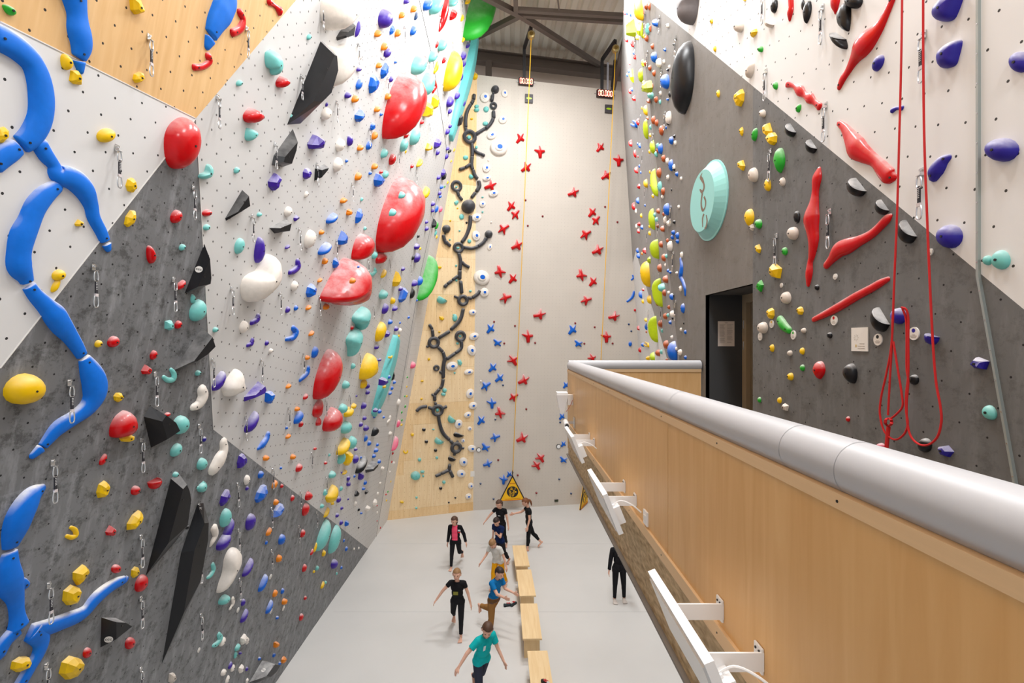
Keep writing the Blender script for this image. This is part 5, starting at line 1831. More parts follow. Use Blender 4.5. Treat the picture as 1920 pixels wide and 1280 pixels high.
def belay_gate(apex, dxl, dxr, hpx, yaw, label, text=True):
    p = W_SPEED.hit(apex[0], apex[1], .2)
    k = p.y / FPX
    root = empty('belay_gate', p)
    tag(root, label, 'belay gate', 'belay gates on the speed wall')
    rm_ = Matrix.Rotation(yaw, 4, 'Z')
    W2, Hh = 22.5 * k, 46 * k
    tri = [(0, 0), (-W2 * 1.06, -Hh * 1.01), (W2, -Hh * .95)]
    f = lambda x, z, y=0: p + (rm_ @ Vector((x, y, z)))
    m_ = MB()
    m_.add([f(a, b, y) for y in (-.02, .02) for a, b in tri], [[0, 1, 2], [5, 4, 3], [0, 3, 4, 1], [1, 4, 5, 2], [2, 5, 3, 0]])
    part('sheet', m_, M_YG, root)
    m_ = MB()
    for a, b in ((0, 1), (0, 2)):
        m_.bar(f(*tri[a], -.015), f(*tri[b], -.015), .035, .03, (0, 1, 0))
    part('edge_webbing', m_, M_BLACK, root)
    part('base_webbing', MB().bar(f(*tri[1], -.015), f(*tri[2], -.015), .018, .03, (0, 1, 0)), M_RED2, root)
    cz, rad = -Hh * .64, Hh * .225
    part('emblem_disc', MB().add([f(rad * 1.04 * math.cos(t), cz + rad * math.sin(t), -.023) for t in [2 * math.pi * i / 28 for i in range(28)]], [list(range(28))]), M_BLACK, root)
    m_ = MB()
    fig = [[(-.15, .75), (-.05, .68), (-.08, .55), (-.28, .52), (-.34, .68), (-.15, .75)], [(-.3, .48), (-.62, .2), (-.58, -.1), (-.4, .0), (-.35, .2)], [(-.3, .48), (.05, .38), (.25, .15), (.42, .3), (.5, .75)],
           [(-.35, .2), (-.3, -.15), (-.48, -.25), (-.45, -.85), (-.25, -.85), (-.25, -.3)], [(-.25, -.3), (.0, -.15), (.15, -.1), (.05, -.45), (-.02, -.8), (.15, -.75), (.3, -.3), (.25, .0), (.1, .1)]]
    for pl in fig:
        for a, b in zip(pl, pl[1:]):
            m_.bar(f(a[0] * rad, cz + a[1] * rad, -.026), f(b[0] * rad, cz + b[1] * rad, -.026), .016, .003, (0, 1, 0))
    m_.add([f(rad * (.55 + .2 * math.cos(t)), cz + rad * (.0 + .14 * math.sin(t)), -.027) for t in [2 * math.pi * i / 10 for i in range(10)]], [list(range(10))])
    part('climber_emblem', m_, M_YG, root)
    m_ = MB()
    for k2 in range(5):
        m_.box(f(-.085 + k2 * .043, -Hh * .3, -.024), (.03, .002, .042), rm_.to_3x3())
    for k2 in range(14):
        m_.box(f(-W2 * .62 + k2 * W2 * .096, -Hh * (.945 - k2 * .0035), -.024), (W2 * .07, .002, .022), rm_.to_3x3())
    part('printed_text', m_, M_RED2, root)
    part('clip', MB().bar(f(0, .2), f(0, -.06), .03, .02, (0, 1, 0)), M_BLACK, root)
    return root


belay_gate((961, 892), 0, 0, 0, 0, 'yellow triangular belay gate with climber emblem at foot of speed wall')
g2_ = belay_gate((1095, 902), 0, 0, 0, R(62), 'yellow triangular belay gate half hidden behind the balcony')


# white floodlights on the parapet
def floodlight(y0, y1, zt_, label, cable=True):
    xm = .535
    root = empty('floodlight', (xm, (y0 + y1) / 2, zt_))
    tag(root, label, 'floodlight', 'floodlights on the balcony parapet')
    tl = Matrix.Rotation(R(-22), 3, 'Y')
    c = Vector((xm, (y0 + y1) / 2, zt_))
    L_ = y1 - y0
    Hh = .24
    def q(dx, dy, dz_): return c + tl @ Vector((dx, dy, dz_))
    part('panel', MB().box(q(0, 0, -Hh / 2), (.028, L_, Hh), tl), M_WHITE, root)
    part('diffuser', MB().box(q(-.017, 0, -Hh / 2), (.006, L_ * .94, Hh * .84), tl), plain('diffuser_glass', (214, 210, 206), .25), root)
    m_ = MB()
    for k in range(7):
        m_.box(q(.024, L_ * (-.36 + .12 * k), -Hh * .66), (.016, .008, Hh * .5), tl)
    part('cooling_fins', m_, M_WHITE, root)
    part('driver_box', MB().box(q(.035, -L_ * .33, -Hh * .66), (.04, .09, .1), tl), M_WHITE, root)
    for yy in (.22, -.28):
        b_ = empty('bracket', c)
        yb_ = c.y + L_ * yy
        o_ = MB()
        o_.box((xm + .03, yb_, zt_ - .06), (.008, .05, .13), Matrix.Rotation(R(-22), 3, 'Y'))
        o_.box(((xm + XR) / 2 + .02, yb_, zt_ - .075), (XR - xm - .04, .006, .055))
        o_.box((XR - .004, yb_ + .02, zt_ - .075), (.006, .045, .075))
        bo_ = part('bracket', o_, M_WHITE, root)
        bpy.data.objects.remove(b_)
        for sy in (.01, .03):
            for sz_ in (-.1, -.05):
                s_ = part('screw', MB().tube([(XR - .0075, yb_ + sy, zt_ + sz_), (XR - .0105, yb_ + sy, zt_ + sz_)], .004, 6), M_BOLT, None)
                s_.parent = bo_
                s_.matrix_parent_inverse = bo_.matrix_world.inverted()
    if cable:
        pts = catmull([(xm + .05, c.y - L_ * .33, zt_ - .1), (xm + .1, c.y - L_ * .36, zt_ - .06), (XR - .05, c.y - L_ * .42, zt_ - .07), (XR - .005, c.y - L_ * .5, zt_ - .1)], 5)
        part('cable', MB().tube(pts, .004, 6), M_WHITE, root, True)


floodlight(1.285, 1.81, HC - .855, 'white floodlight on two brackets nearest the camera on the parapet')
floodlight(2.68, 3.22, HC - .845, 'middle white floodlight on two brackets on the plywood parapet')
floodlight(4.05, 4.55, HC - .79, 'farthest white floodlight on two brackets below the rail corner')
sp = empty('loudspeaker', (XR - .1, 5.55, HC - .7))
tag(sp, 'white wedge loudspeaker on the outer corner of the parapet', 'loudspeaker')
vs = []
for zz, wx, wy in ((HC - .57, .062, .07), (HC - .60, .066, .075), (HC - .82, .02, .03)):
    vs += [(XR - .13 + sx * wx, 5.6 + sy * wy, zz) for sx, sy in ((-1, -1), (1, -1), (1, 1), (-1, 1))]
part('cabinet', MB().add(vs, [[3, 2, 1, 0], [8, 9, 10, 11]] + [[r_ + k, r_ + (k + 1) % 4, r_ + 4 + (k + 1) % 4, r_ + 4 + k] for r_ in (0, 4) for k in range(4)]), M_WHITE, sp)
part('mount', MB().box((XR - .03, 5.6, HC - .66), (.07, .05, .12)), M_CARD, sp)
part('cable', MB().tube(catmull([(XR - .08, 5.6, HC - .8), (XR - .04, 5.58, HC - .74), (XR - .01, 5.56, HC - .66)], 4), .004, 6), plain('red_cable', (200, 130, 120), .6), sp, True)
cm = empty('security_camera', (XR - .06, 5.45, HC - .9))
tag(cm, 'small white camera below the loudspeaker on the parapet', 'camera')
part('body', MB().tube([(XR - .1, 5.35, HC - .92), (XR - .1, 5.5, HC - .9)], .03, 14), M_WHITE, cm, True)
part('lens', MB().tube([(XR - .1, 5.34, HC - .922), (XR - .1, 5.352, HC - .92)], .02, 12), M_BLACK, cm, True)
part('wall_mount', MB().box((XR - .035, 5.45, HC - .9), (.07, .03, .03)).box((XR - .006, 5.45, HC - .9), (.01, .08, .12)), M_STEEL, cm)
y_ = XR * 900 / 257
sk = empty('light_switch', (XR, y_, HC - .965))
tag(sk, 'small white switch plate on the lower parapet panel', 'switch')
part('plate', MB().box((XR - .003, y_, HC - .945), (.01, .07, .075)), M_WHITE, sk)
part('rocker', MB().box((XR - .009, y_, HC - .945), (.008, .03, .03)), M_CARD, sk)

# ------------------------------------------------------------------ benches and shoes on the floor
M_BEN = [wall_mat('bench_plywood', (244, 216, 170), 1.0, grain=True, dots=False, rough=.4)]


def bench(x, y, rz, label, L=1.24):
    root = empty('plywood_bench', (x, y, 0), rz)
    tag(root, label, 'bench', 'plywood benches in a row on the floor')
    def pc_(nm, m_):
        o_ = m_.build(nm, M_BEN[0])
        o_.parent = root
        uvbox(o_)
        return o_
    pc_('bench_top', MB().box((0, 0, .435), (.37, L, .03)))
    for s_ in (-1, 1):
        pc_('end_panel', MB().box((0, s_ * (L / 2 - .14), .21), (.3, .03, .42)))
    pc_('stretcher', MB().box((.0, 0, .35), (.03, L - .32, .14)))
    pc_('side_panel', MB().box((-.13, 0, .21), (.02, L - .3, .42)))


for x, y, rz, lb in ((.30, 12.8, R(3), 'farthest plywood bench beside the walking children'), (.385, 11.36, R(2.5), 'second plywood bench from the back, right of white t-shirt'),
                     (.43, 9.8, R(1), 'third plywood bench from the back, behind the shoes'), (.53, 8.2, R(1.5), 'nearest plywood bench at the bottom of the picture')):
    bench(x, y, rz, lb)


def climbing_shoe(x, y, z, rz, label, col=(44, 58, 66)):
    root = empty('climbing_shoe', (x, y, z), rz)
    tag(root, label, 'shoe', 'climbing shoes lying about')
    prof = [(-.115, .03, .06), (-.10, .036, .075), (-.05, .034, .07), (0, .038, .055), (.05, .044, .045), (.09, .036, .032), (.115, .015, .018)]
    vs, fs = [], []
    for yy, hw, hh in prof:
        for k in range(10):
            t = 2 * math.pi * k / 10
            vs.append((hw * math.cos(t), yy, .004 + hh / 2 + hh / 2 * math.sin(t)))
    for i in range(len(prof) - 1):
        for k in range(10):
            j = (k + 1) % 10
            fs.append([i * 10 + k, i * 10 + j, (i + 1) * 10 + j, (i + 1) * 10 + k])
    fs += [list(range(10))[::-1], [60 + k for k in range(10)]]
    mesh_obj('upper', vs, fs, plain('shoe_upper', col, .6), root, True)
    sv_ = [(hw * .95 * s, yy, z_) for z_ in (0, .012) for yy, hw, _ in prof for s in (-1, 1)]
    n_ = len(prof)
    sf = []
    for i in range(n_ - 1):
        for b in (0, 2 * n_):
            q = [b + 2 * i, b + 2 * i + 1, b + 2 * i + 3, b + 2 * i + 2]
            sf.append(q if b else q[::-1])
        for s in (0, 1):
            sf.append([2 * i + s, 2 * i + 2 + s, 2 * n_ + 2 * i + 2 + s, 2 * n_ + 2 * i + s])
    mesh_obj('sole', sv_, sf, plain('shoe_sole', (28, 28, 30), .7), root)
    o_ = MB().box((0, .02, .062), (.05, .03, .008)).box((0, -.03, .072), (.055, .022, .008)).build('strap', plain('shoe_strap', (196, 60, 60), .6))
    o_.parent = root
    mesh_obj('opening', [(.024 * math.cos(t), -.075 + .034 * math.sin(t), .078) for t in [2 * math.pi * k / 12 for k in range(12)]], [list(range(12))], plain('shoe_lining', (200, 200, 196), .8), root)


climbing_shoe(-.02, 11.15, 0, R(-70), 'dark climbing shoe with red strap, left one on the floor')
climbing_shoe(.10, 11.2, 0, R(-35), 'dark climbing shoe with red strap, right one on the floor')
climbing_shoe(.60, 7.95, .45, R(30), 'black climbing shoe lying on the nearest plywood bench', (30, 26, 30))
# ------------------------------------------------------------------ people
M_SKIN = plain('skin', (226, 176, 152), .55, .35, var=.04)
M_EYE = plain('eye_dark', (40, 30, 26), .3)
M_LIP = plain('lips', (190, 110, 104), .5)
HAIRC = {'brown': plain('hair_brown', (84, 56, 38), .6, var=.2), 'dark': plain('hair_dark', (46, 30, 24), .6, var=.2), 'fair': plain('hair_fair', (150, 112, 72), .6, var=.2), 'auburn': plain('hair_auburn', (122, 72, 38), .6, var=.2)}
CL = {}


def cloth(rgb):
    if rgb not in CL:
        CL[rgb] = plain('cloth_%d_%d_%d' % rgb, rgb, .85, .2, var=.08)
    return CL[rgb]


def capsule(vs, fs, p0, r0, p1, r1, n=10, squash=None):
    """tapered capsule appended to vs, fs"""
    p0, p1 = Vector(p0), Vector(p1)
    d = p1 - p0
    L_ = d.length
    if L_ < 1e-6:
        d = Vector((0, 0, 1))
    d = d.normalized()
    s = d.cross(Vector((0, 1, 0)))
    if s.length < .1: s = d.cross(Vector((1, 0, 0)))
    s.normalize()
    u = d.cross(s)
    rings = []
    for k in (-80, -50, -20):
        a = R(k)
        rings.append((p0 + d * r0 * math.sin(a), r0 * math.cos(a)))
    for k in (20, 50, 80):
        a = R(k)
        rings.append((p1 + d * r1 * math.sin(a), r1 * math.cos(a)))
    b = len(vs)
    for c, r_ in rings:
        for k in range(n):
            t = 2 * math.pi * k / n
            vs.append(c + (s * math.cos(t) + u * math.sin(t)) * r_)
    for i in range(len(rings) - 1):
        for k in range(n):
            j = (k + 1) % n
            fs.append([b + i * n + k, b + i * n + j, b + (i + 1) * n + j, b + (i + 1) * n + k])
    fs.append([b + k for k in range(n)][::-1])
    fs.append([b + (len(rings) - 1) * n + k for k in range(n)])


def ellipsoid(vs, fs, c, rad, M3=None, n=14, m=9):
    b = len(vs)
    c = Vector(c)
    for i in range(1, m):
        ph = math.pi * i / m
        for k in range(n):
            t = 2 * math.pi * k / n
            q = Vector((rad[0] * math.sin(ph) * math.cos(t), rad[1] * math.sin(ph) * math.sin(t), rad[2] * math.cos(ph)))
            vs.append(c + (M3 @ q if M3 else q))
    for i in range(m - 2):
        for k in range(n):
            j = (k + 1) % n
            fs.append([b + i * n + k, b + (i + 1) * n + k, b + (i + 1) * n + j, b + i * n + j])
    fs.append([b + k for k in range(n)])
    fs.append([b + (m - 2) * n + k for k in range(n)][::-1])


def remesh(vs, fs, voxel, name, mat, smooth_it=3):
    me = bpy.data.meshes.new(name + '_src')
    me.from_pydata([tuple(v) for v in vs], [], fs)
    me.update()
    o = bpy.data.objects.new(name + '_src', me)
    COL.objects.link(o)
    md = o.modifiers.new('r', 'REMESH')
    md.mode = 'VOXEL'
    md.voxel_size = voxel
    md.use_smooth_shade = True
    if smooth_it:
        ms = o.modifiers.new('s', 'SMOOTH')
        ms.factor = .5
        ms.iterations = smooth_it
    dg = bpy.context.evaluated_depsgraph_get()
    ev = o.evaluated_get(dg)
    out = bpy.data.meshes.new_from_object(ev)
    out.name = name
    bpy.data.objects.remove(o)
    out.materials.clear()
    out.materials.append(mat)
    return out


def subset(me, keep, off, name, mat, parent):
    """shell made of the kept faces of a body, pushed outwards: a garment or a head of hair"""
    idx, vs, fs = {}, [], []
    for p in me.polygons:
        if not keep[p.index]: continue
        f = []
        for vi in p.vertices:
            if vi not in idx:
                idx[vi] = len(vs)
                v = me.vertices[vi]
                vs.append(v.co + v.normal * (off(v.co) if callable(off) else off))
            f.append(idx[vi])
        fs.append(f)
    if not fs: return None
    o = mesh_obj(name, vs, fs, mat, parent, True)
    sm = o.modifiers.new('smooth', 'SMOOTH')
    sm.factor, sm.iterations = .5, 3
    so = o.modifiers.new('thickness', 'SOLIDIFY')
    so.thickness = .003
    so.offset = -1
    return o


def rotv(v, ax, deg):
    return Matrix.Rotation(R(deg), 3, ax) @ Vector(v)


def person(loc, yaw, h, label, hair='brown', hair_style='short', lean=0, twist=0, head=(0, 0), arms=((10, 10, 20), (10, 10, 20)), legs=((0, 3, 5), (0, 3, 5)),
           top=(30, 30, 32), sleeve=.5, top_low=.0, bottom=(24, 24, 26), leg_to=.9, jacket=None, shoes=None, loose=.008, extra=None, foot_ref=None, girl=True):
    """arms: (forward swing, out, elbow bend) right then left; legs: (forward swing, out, knee bend) right then left. Local x = person's right, y = forward"""
    root = empty('person', loc, yaw)
    tag(root, label, 'person', 'children walking across the gym floor')
    S = h / 1.0
    hipz, shz = .505, .795
    LB = Matrix.Rotation(R(-lean), 3, 'X')          # lean forwards about the hips
    TW = Matrix.Rotation(R(twist), 3, 'Z')
    hip = Vector((0, 0, hipz))
    up = lambda x, y, z: hip + LB @ (TW @ Vector((x, y, z - hipz)))
    sw = .100 if girl else .104
    J = {}
    J['chest'], J['neck0'], J['neck1'] = up(0, 0, .72), up(0, .0, .80), up(0, .012, .862)
    HB = LB @ TW @ Matrix.Rotation(R(head[0]), 3, 'Z') @ Matrix.Rotation(R(-head[1]), 3, 'X')
    hc = up(0, .012, .862) + HB @ Vector((0, .012, .062))
    J['head'] = hc
    bones = []                                       # (name, p0, p1)
    vs, fs = [], []
    hp = .052
    # torso
    M3 = LB @ TW
    ellipsoid(vs, fs, up(0, .0, .725), (.092, .058, .085), M3)
    ellipsoid(vs, fs, up(0, .006, .64), (.078, .052, .09), M3)
    ellipsoid(vs, fs, hip + Vector((0, 0, .03)), (.088, .062, .075), None)
    capsule(vs, fs, up(-sw + .02, 0, shz - .012), .036, up(sw - .02, 0, shz - .012), .036)
    capsule(vs, fs, up(0, 0, .78), .034, J['neck1'], .03)
    bones.append(('torso', hip, up(0, 0, .80)))
    bones.append(('neck', up(0, 0, .815), J['neck1']))
    # head with face
    ellipsoid(vs, fs, hc + HB @ Vector((0, -.004, .014)), (.057, .069, .070), HB, 18, 12)
    ellipsoid(vs, fs, hc + HB @ Vector((0, .018, -.026)), (.044, .046, .044), HB)
    capsule(vs, fs, hc + HB @ Vector((0, .065, .012)), .0065, hc + HB @ Vector((0, .075, -.012)), .009, 8)
    ellipsoid(vs, fs, hc + HB @ Vector((0, .058, -.036)), (.016, .008, .007), HB)
    ellipsoid(vs, fs, hc + HB @ Vector((0, .05, -.056)), (.014, .01, .01), HB)
    for s in (-1, 1):
        ellipsoid(vs, fs, hc + HB @ Vector((s * .058, -.004, -.004)), (.008, .014, .02), HB)
        ellipsoid(vs, fs, hc + HB @ Vector((s * .022, .056, .022)), (.016, .008, .005), HB)
    bones.append(('head', hc + HB @ Vector((0, 0, -.03)), hc + HB @ Vector((0, 0, .045))))
    # arms and hands
    wr = {}
    for s, (fw, out, eb) in zip((1, -1), arms):
        sh = up(s * sw, 0, shz - .012)
        d = rotv(rotv((0, 0, -1), 'Y', -s * out), 'X', fw)
        d = TW @ d
        el = sh + d * .158
        d2 = TW @ rotv(rotv((0, 0, -1), 'Y', -s * out * .8), 'X', fw + eb)
        w = el + d2 * .142
        capsule(vs, fs, sh, .031, el, .0235)
        capsule(vs, fs, el, .0235, w, .0165)
        bones.append(('uarm', sh, el))
        bones.append(('farm', el, w))
        # hand
        side = d2.cross(Vector((0, 1, 0)) if abs(d2.y) < .8 else Vector((0, 0, 1))).normalized()
        nrm = side.cross(d2).normalized()
        across = nrm.cross(d2).normalized() if False else nrm       # fingers fan along the body's front-back axis
        k1 = w + d2 * .05
        for q in (-.5, 0, .5):
            capsule(vs, fs, w + d2 * .008 + across * q * .016, .012, k1 + across * q * .03, .0115, 8)
        for fi, ln in zip((-1.5, -.5, .5, 1.5), (.030, .036, .038, .034)):
            b0 = k1 + across * fi * .0115
            curl = side * (-s) * .010
            m0 = b0 + d2 * ln * .6 + curl * .4
            m1 = m0 + d2 * ln * .55 + curl
            capsule(vs, fs, b0, .0056, m0, .0054, 7)
            capsule(vs, fs, m0, .0054, m1, .0046, 7)
        tb = w + d2 * .018 + across * .020
        t1 = tb + d2 * .020 + across * .016
        capsule(vs, fs, w + d2 * .012 + across * .008, .0085, t1, .0065, 7)
        capsule(vs, fs, t1, .0065, t1 + d2 * .02 + across * .004, .0052, 7)
        bones.append(('hand', w + d2 * .012, k1 + d2 * .06))
    # legs and feet
    feet = []
    for s, (fw, out, kb) in zip((1, -1), legs):
        hj = hip + Vector((s * hp, 0, -.005))
        d = rotv(rotv((0, 0, -1), 'Y', -s * out), 'X', fw)
        kn = hj + d * .232
        d2 = rotv(rotv((0, 0, -1), 'Y', -s * out * .6), 'X', fw - kb)
        an = kn + d2 * .225
        capsule(vs, fs, hj, .054, kn, .035)
        capsule(vs, fs, kn, .035, an, .021)
        ellipsoid(vs, fs, kn + d2 * .07 + rotv((0, -.012, 0), 'X', fw - kb), (.028, .028, .06), Matrix.Rotation(R(fw - kb), 3, 'X'))
        bones.append(('thigh', hj, kn))
        bones.append(('shin', kn, an))
        pitch = max(-70, min(20, (fw - kb)))
        if pitch > -25: pitch = 0
        fd = rotv((0, 1, 0), 'X', pitch)
        fdn = rotv((0, 0, -1), 'X', pitch)
        heel = an + fdn * .024 - fd * .016
        ball = an + fdn * .030 + fd * .075
        toe = an + fdn * .032 + fd * .10
        capsule(vs, fs, an, .020, heel, .018)
        capsule(vs, fs, heel, .018, ball, .016)
        for fi, ln in zip((-1, -.5, 0, .5, 1), (.026, .025, .022, .019, .015)):
            b0 = ball + Vector((-s * fi * -.022, 0, 0)) * 1.0
            capsule(vs, fs, an + fdn * .022 + fd * .02 + Vector((fi * .008, 0, 0)), .012, ball + Vector((fi * .024, 0, 0)), .0095, 7)
            capsule(vs, fs, ball + Vector((fi * .024, 0, 0)), .0075, ball + Vector((fi * .026, 0, 0)) + fd * (ln if s > 0 else .041 - ln), .0062, 7)
        bones.append(('foot', heel, toe))
        feet.append((heel, toe))
    # stand on the floor
    lo = min(min(a.z - .018, b.z - .0095) for a, b in feet)
    sh_ = Vector((0, 0, -lo))
    vs = [(v + sh_) * S for v in vs]
    bones = [(n_, (a + sh_) * S, (b + sh_) * S) for n_, a, b in bones]
    hcs = (hc + sh_) * S
    me = remesh(vs, fs, .0052 * h / 1.4 * 1.15, 'body', M_SKIN, 2)
    me.polygons.foreach_set('use_smooth', [True] * len(me.polygons))
    body = bpy.data.objects.new('body', me)
    link(body, root)
    # which bone owns each face
    own = []
    for p in me.polygons:
        c = p.center
        bd = None
        for n_, a, b in bones:
            ab = b - a
            t = max(0, min(1, (c - a).dot(ab) / ab.length_squared))
            dd = (c - (a + ab * t)).length - (.05 * S if n_ == 'torso' else .03 * S if n_ in ('thigh', 'head') else 0)
            if bd is None or dd < bd[0]:
                bd = (dd, n_, (c - a).dot(ab) / ab.length_squared)
        own.append(bd)
    hips = (hip + sh_) * S
    rel = [M3.transposed() @ (p.center - hips) for p in me.polygons]
    ktop = [(n_ == 'torso' and t < 1.06 or n_ == 'uarm' and t < sleeve / .5 * .5 + (1 if sleeve > .9 else 0) or n_ == 'farm' and sleeve > .9 and t < (sleeve - 1)) and r_.z > (-.02 - top_low) * S or
            (n_ == 'thigh' and r_.z > (-.02 - top_low) * S) or (n_ == 'neck' and t < -.05) for (d_, n_, t), r_ in zip(own, rel)]
    kbot = [(n_ == 'torso' and r_.z < .045 * S) or (n_ == 'thigh' and r_.z < .07 * S) or (n_ == 'shin' and t < leg_to) for (d_, n_, t), r_ in zip(own, rel)]
    subset(me, kbot, loose if isinstance(loose, float) else loose[1], 'trousers', cloth(bottom), root)
    if jacket:
        subset(me, [k and not (n_ == 'uarm') for k, (d_, n_, t) in zip(ktop, own)], .007, 'shirt', cloth(top), root)
        kj = []
        for (d_, n_, t), r_ in zip(own, rel):
            front = r_.y > 0 and abs(r_.x) < jacket[1] * S
            kj.append((n_ == 'torso' and r_.z > -.04 * S and not front) or n_ == 'uarm' or (n_ == 'farm' and t < .95) or (n_ == 'thigh' and r_.z > -.05 * S and not front))
        subset(me, kj, .016, 'jacket', cloth(jacket[0]), root)
    else:
        subset(me, ktop, .012 if not isinstance(loose, tuple) else loose[0], 'shirt', cloth(top), root)
    if shoes:
        subset(me, [n_ == 'foot' or (n_ == 'shin' and t > .97) for d_, n_, t in own], .008, 'shoe', cloth(shoes), root)
    # hair
    HBi = HB.transposed()

    def hairy(c):
        q = HBi @ (c - hcs) / S
        if hair_style == 'short':
            return q.z > .034 - .55 * min(0, q.y + .0) * 0 and (q.z > .045 or q.y < .035) or (q.y < -.012 and q.z > -.035)
        return q.z > .044 or (q.y < .012 and q.z > .01) or (q.y < -.02 and q.z > -.045)
    subset(me, [n_ == 'head' and hairy(p.center) for p, (d_, n_, t) in zip(me.polygons, own)], .012 if hair_style == 'short' else .009, 'hair', HAIRC[hair], root)
    if hair_style == 'pony':
        m_ = MB()
        pts = [hcs + HB @ Vector(q) * S for q in ((0, -.06, .02), (0, -.088, .005), (0, -.095, -.04), (0, -.085, -.085), (0, -.075, -.115))]
        m_.tube([tuple(p) for p in pts], [.018 * S, .021 * S, .02 * S, .015 * S, .004 * S], 10)
        o_ = m_.build('ponytail', HAIRC[hair], None, True)
        o_.parent = root
    for s in (-1, 1):
        e_ = []
        f_ = []
        ellipsoid(e_, f_, hcs + HB @ Vector((s * .0215, .0625, .008)) * S, (.0075 * S, .004 * S, .0045 * S), HB, 8, 6)
        mesh_obj('eye', e_, f_, M_EYE, root, True)
    e_, f_ = [], []
    ellipsoid(e_, f_, hcs + HB @ Vector((0, .0645, -.036)) * S, (.013 * S, .003 * S, .004 * S), HB, 8, 6)
    mesh_obj('mouth', e_, f_, M_LIP, root, True)
    if extra:
        extra(root, hips, M3, S, me)
    return root


def patch(root, hips, M3, S, x, z, w, hh, rgb, y=.075, name='shirt_print'):
    """flat printed patch on the chest"""
    m_ = MB()
    n_ = 5
    m_.box(hips + M3 @ Vector((x, y, z)) * S, (w * S, .004, hh * S), M3)
    o_ = m_.build(name, cloth(rgb))
    o_.parent = root


def fl(x, y):
    d = HC * FPX / (y - CY)
    return ((x - CX) * d / FPX, d, 0)


BLK, LEG = (26, 26, 29), (30, 30, 33)
# yaw: 0 faces away from the camera, 180 faces the camera; positive turns to the left
person(fl(854, 1064), R(172), 1.44, 'girl in a black jacket over pink top walking on the left', 'brown', 'pony', lean=4, head=(-18, 12), arms=((-8, 10, 12), (-14, 22, 25)),
       legs=((12, 2, 6), (-18, 2, 48)), top=(255, 88, 120), jacket=((22, 22, 26), .05), bottom=LEG, leg_to=.93, top_low=.02,
       extra=lambda r_, hp_, m_, s_, me_: (patch(r_, hp_, m_, s_, -.088, .24, .05, .03, (226, 226, 230), .055, 'white_stripe'), patch(r_, hp_, m_, s_, -.09, .205, .045, .02, (214, 30, 48), .058, 'red_stripe')))
person(fl(939, 1030), R(160), 1.5, 'girl in black t-shirt with arms out below the yellow gate', 'brown', 'pony', lean=6, head=(-15, 15), arms=((10, 42, 10), (-6, 14, 12)),
       legs=((8, 2, 8), (-10, 2, 20)), top=BLK, bottom=BLK, sleeve=.42, extra=lambda r_, hp_, m_, s_, me_: patch(r_, hp_, m_, s_, .0, .19, .05, .014, (220, 220, 220)))
person(fl(992, 1030), R(96), 1.54, 'girl with ponytail in black seen from the side by benches', 'auburn', 'pony', lean=3, head=(0, 22), arms=((50, 12, 25), (-2, 8, 18)),
       legs=((-22, 2, 20), (6, 2, 2)), top=BLK, bottom=BLK, sleeve=.45, leg_to=.72)
person(fl(937, 1062), R(142), 1.42, 'boy in dark navy t-shirt holding his hands up', 'dark', 'short', lean=10, head=(20, 22), arms=((-25, 24, 8), (30, 4, 100)),
       legs=((10, 2, 10), (-14, 2, 25)), top=(16, 34, 76), bottom=(40, 38, 44), sleeve=.55, girl=False, loose=(.018, .014), leg_to=.8)
person(fl(934, 1104), R(150), 1.4, 'boy in white t-shirt and yellow trousers leaning forward', 'fair', 'short', lean=22, head=(10, 22), arms=((15, 20, 30), (-10, 24, 15)),
       legs=((14, 3, 12), (-12, 3, 20)), top=(214, 212, 206), bottom=(240, 170, 20), sleeve=.55, girl=False, loose=(.018, .014), leg_to=.85)
person(fl(926, 1188), R(-128), 1.46, 'boy in blue t-shirt and brown trousers stepping to the benches', 'dark', 'short', lean=10, head=(-8, 10), arms=((48, 8, 45), (20, 10, 60)),
       legs=((2, 3, 6), (-28, 4, 55)), top=(14, 112, 176), bottom=(156, 112, 62), sleeve=.6, girl=False, loose=(.018, .018), leg_to=.88)
person(fl(903, 1318), R(-142), 1.5, 'boy in teal t-shirt with arms swung wide nearest the camera', 'brown', 'short', lean=14, head=(-35, 12), arms=((-12, 52, 8), (14, 16, 14)),
       legs=((10, 3, 10), (-22, 3, 30)), top=(16, 176, 178), bottom=(52, 56, 72), sleeve=.6, girl=False, loose=(.02, .016), leg_to=.95,
       extra=lambda r_, hp_, m_, s_, me_: patch(r_, hp_, m_, s_, .045, .22, .03, .06, (216, 236, 236), .07))
person(fl(858, 1190), R(176), 1.44, 'girl in black t-shirt with yellow print facing the camera', 'fair', 'pony', lean=6, head=(0, -4), arms=((8, 44, 8), (-4, 20, 10)),
       legs=((-26, 8, 24), (14, 2, 4)), top=BLK, bottom=LEG, sleeve=.4, leg_to=.86,
       extra=lambda r_, hp_, m_, s_, me_: (patch(r_, hp_, m_, s_, .012, .165, .07, .05, (140, 136, 60)), ))
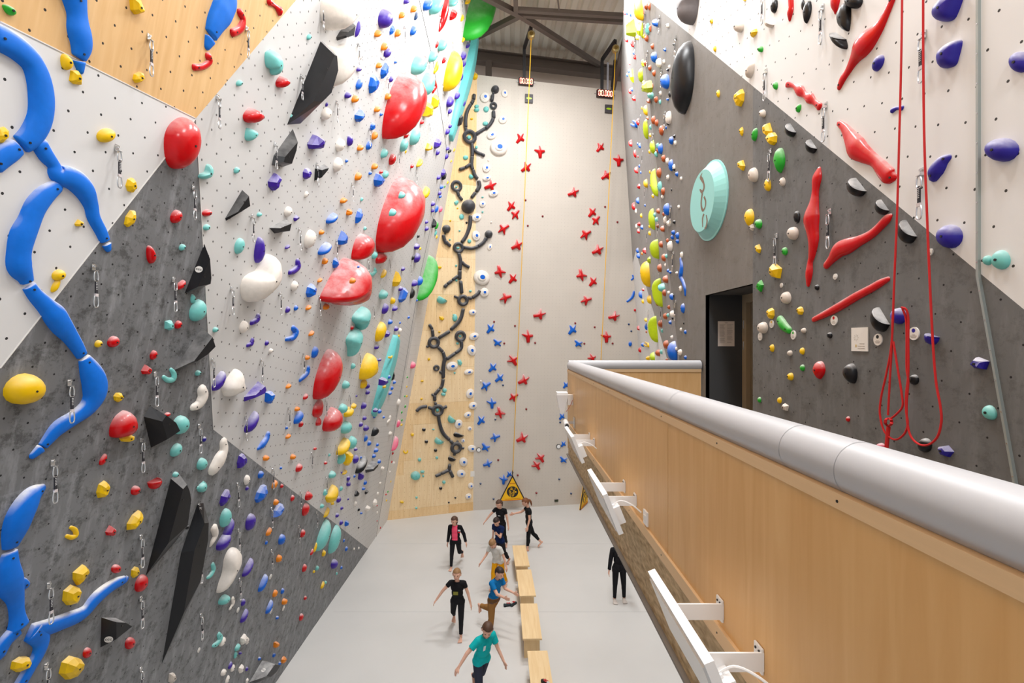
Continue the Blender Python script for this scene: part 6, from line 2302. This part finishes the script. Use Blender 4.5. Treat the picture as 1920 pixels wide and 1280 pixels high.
person(fl(1161, 1127), R(178), 1.55, 'person in black tracksuit standing half hidden by the balcony', 'brown', 'pony', head=(0, 5), arms=((2, 12, 8), (22, 6, 60)),
       legs=((2, 3, 4), (-1, 4, 4)), top=BLK, jacket=((28, 28, 32), .004), bottom=BLK, leg_to=.92, shoes=(214, 204, 196),
       extra=lambda r_, hp_, m_, s_, me_: (patch(r_, hp_, m_, s_, -.045, .24, .03, .03, (225, 225, 225), .07, 'chest_logo'), patch(r_, hp_, m_, s_, .03, .25, .006, .07, (235, 235, 235), .072, 'drawstring'), patch(r_, hp_, m_, s_, -.02, .26, .006, .06, (235, 235, 235), .072, 'drawstring')))
# ------------------------------------------------------------------ labels that single each hold out
WP = {'left': 'left wall', 'ply': 'plywood wall', 'speed': 'speed wall', 'main': 'right wall', 'far': 'far right wall'}


def label_all():
    used = {}

    def sz(r):
        a = max(r['w'], r['h'])
        if r['ty'] == 'Q': return ''
        return 'tiny' if a < 6.5 else 'small' if a < 15 else 'large' if a > 55 else ''

    def nm(r):
        return ' '.join(x for x in (r['c'], r['n']) if x)

    def rel(r, q):
        dx, dy = r['x'] - q['x'], r['y'] - q['y']
        if abs(dx) > 1.6 * abs(dy): return 'right of' if dx > 0 else 'left of'
        if abs(dy) > 1.6 * abs(dx): return 'below' if dy > 0 else 'above'
        return ('lower right of' if dy > 0 else 'upper right of') if dx > 0 else ('lower left of' if dy > 0 else 'upper left of')

    for r in RECS:
        ds = sorted(((r['x'] - q['x']) ** 2 + (r['y'] - q['y']) ** 2, i) for i, q in enumerate(RECS) if q is not r and abs(r['x'] - q['x']) < 260 and abs(r['y'] - q['y']) < 260)
        nb = [RECS[i] for _, i in ds[:14]]
        head = ' '.join(x for x in (sz(r), nm(r)) if x)
        nb2 = [q for q in nb if nm(q) != nm(r)] or nb
        done = None
        cands = []
        for q in nb2[:2]:
            cands.append('%s on %s, %s %s' % (head, WP[r['wall']], rel(r, q), nm(q)))
        for i in range(len(nb2)):
            for j in range(i):
                cands.append('%s %s %s and %s %s' % (head, rel(r, nb2[j]), nm(nb2[j]), rel(r, nb2[i]), nm(nb2[i])))
        for c in cands:
            if c not in used and len(c.split()) <= 16:
                done = c
                break
        if not done:
            done = cands[-1]
        used[done] = r
        r['o']['label'] = done
        g = {'Q': 'quickdraws hanging on the %s'}.get(r['ty'], 'holds and volumes on the %s')
        r['o']['group'] = g % WP[r['wall']]


label_all()
for o in bpy.data.objects:
    if '_P' in o.keys(): del o['_P']
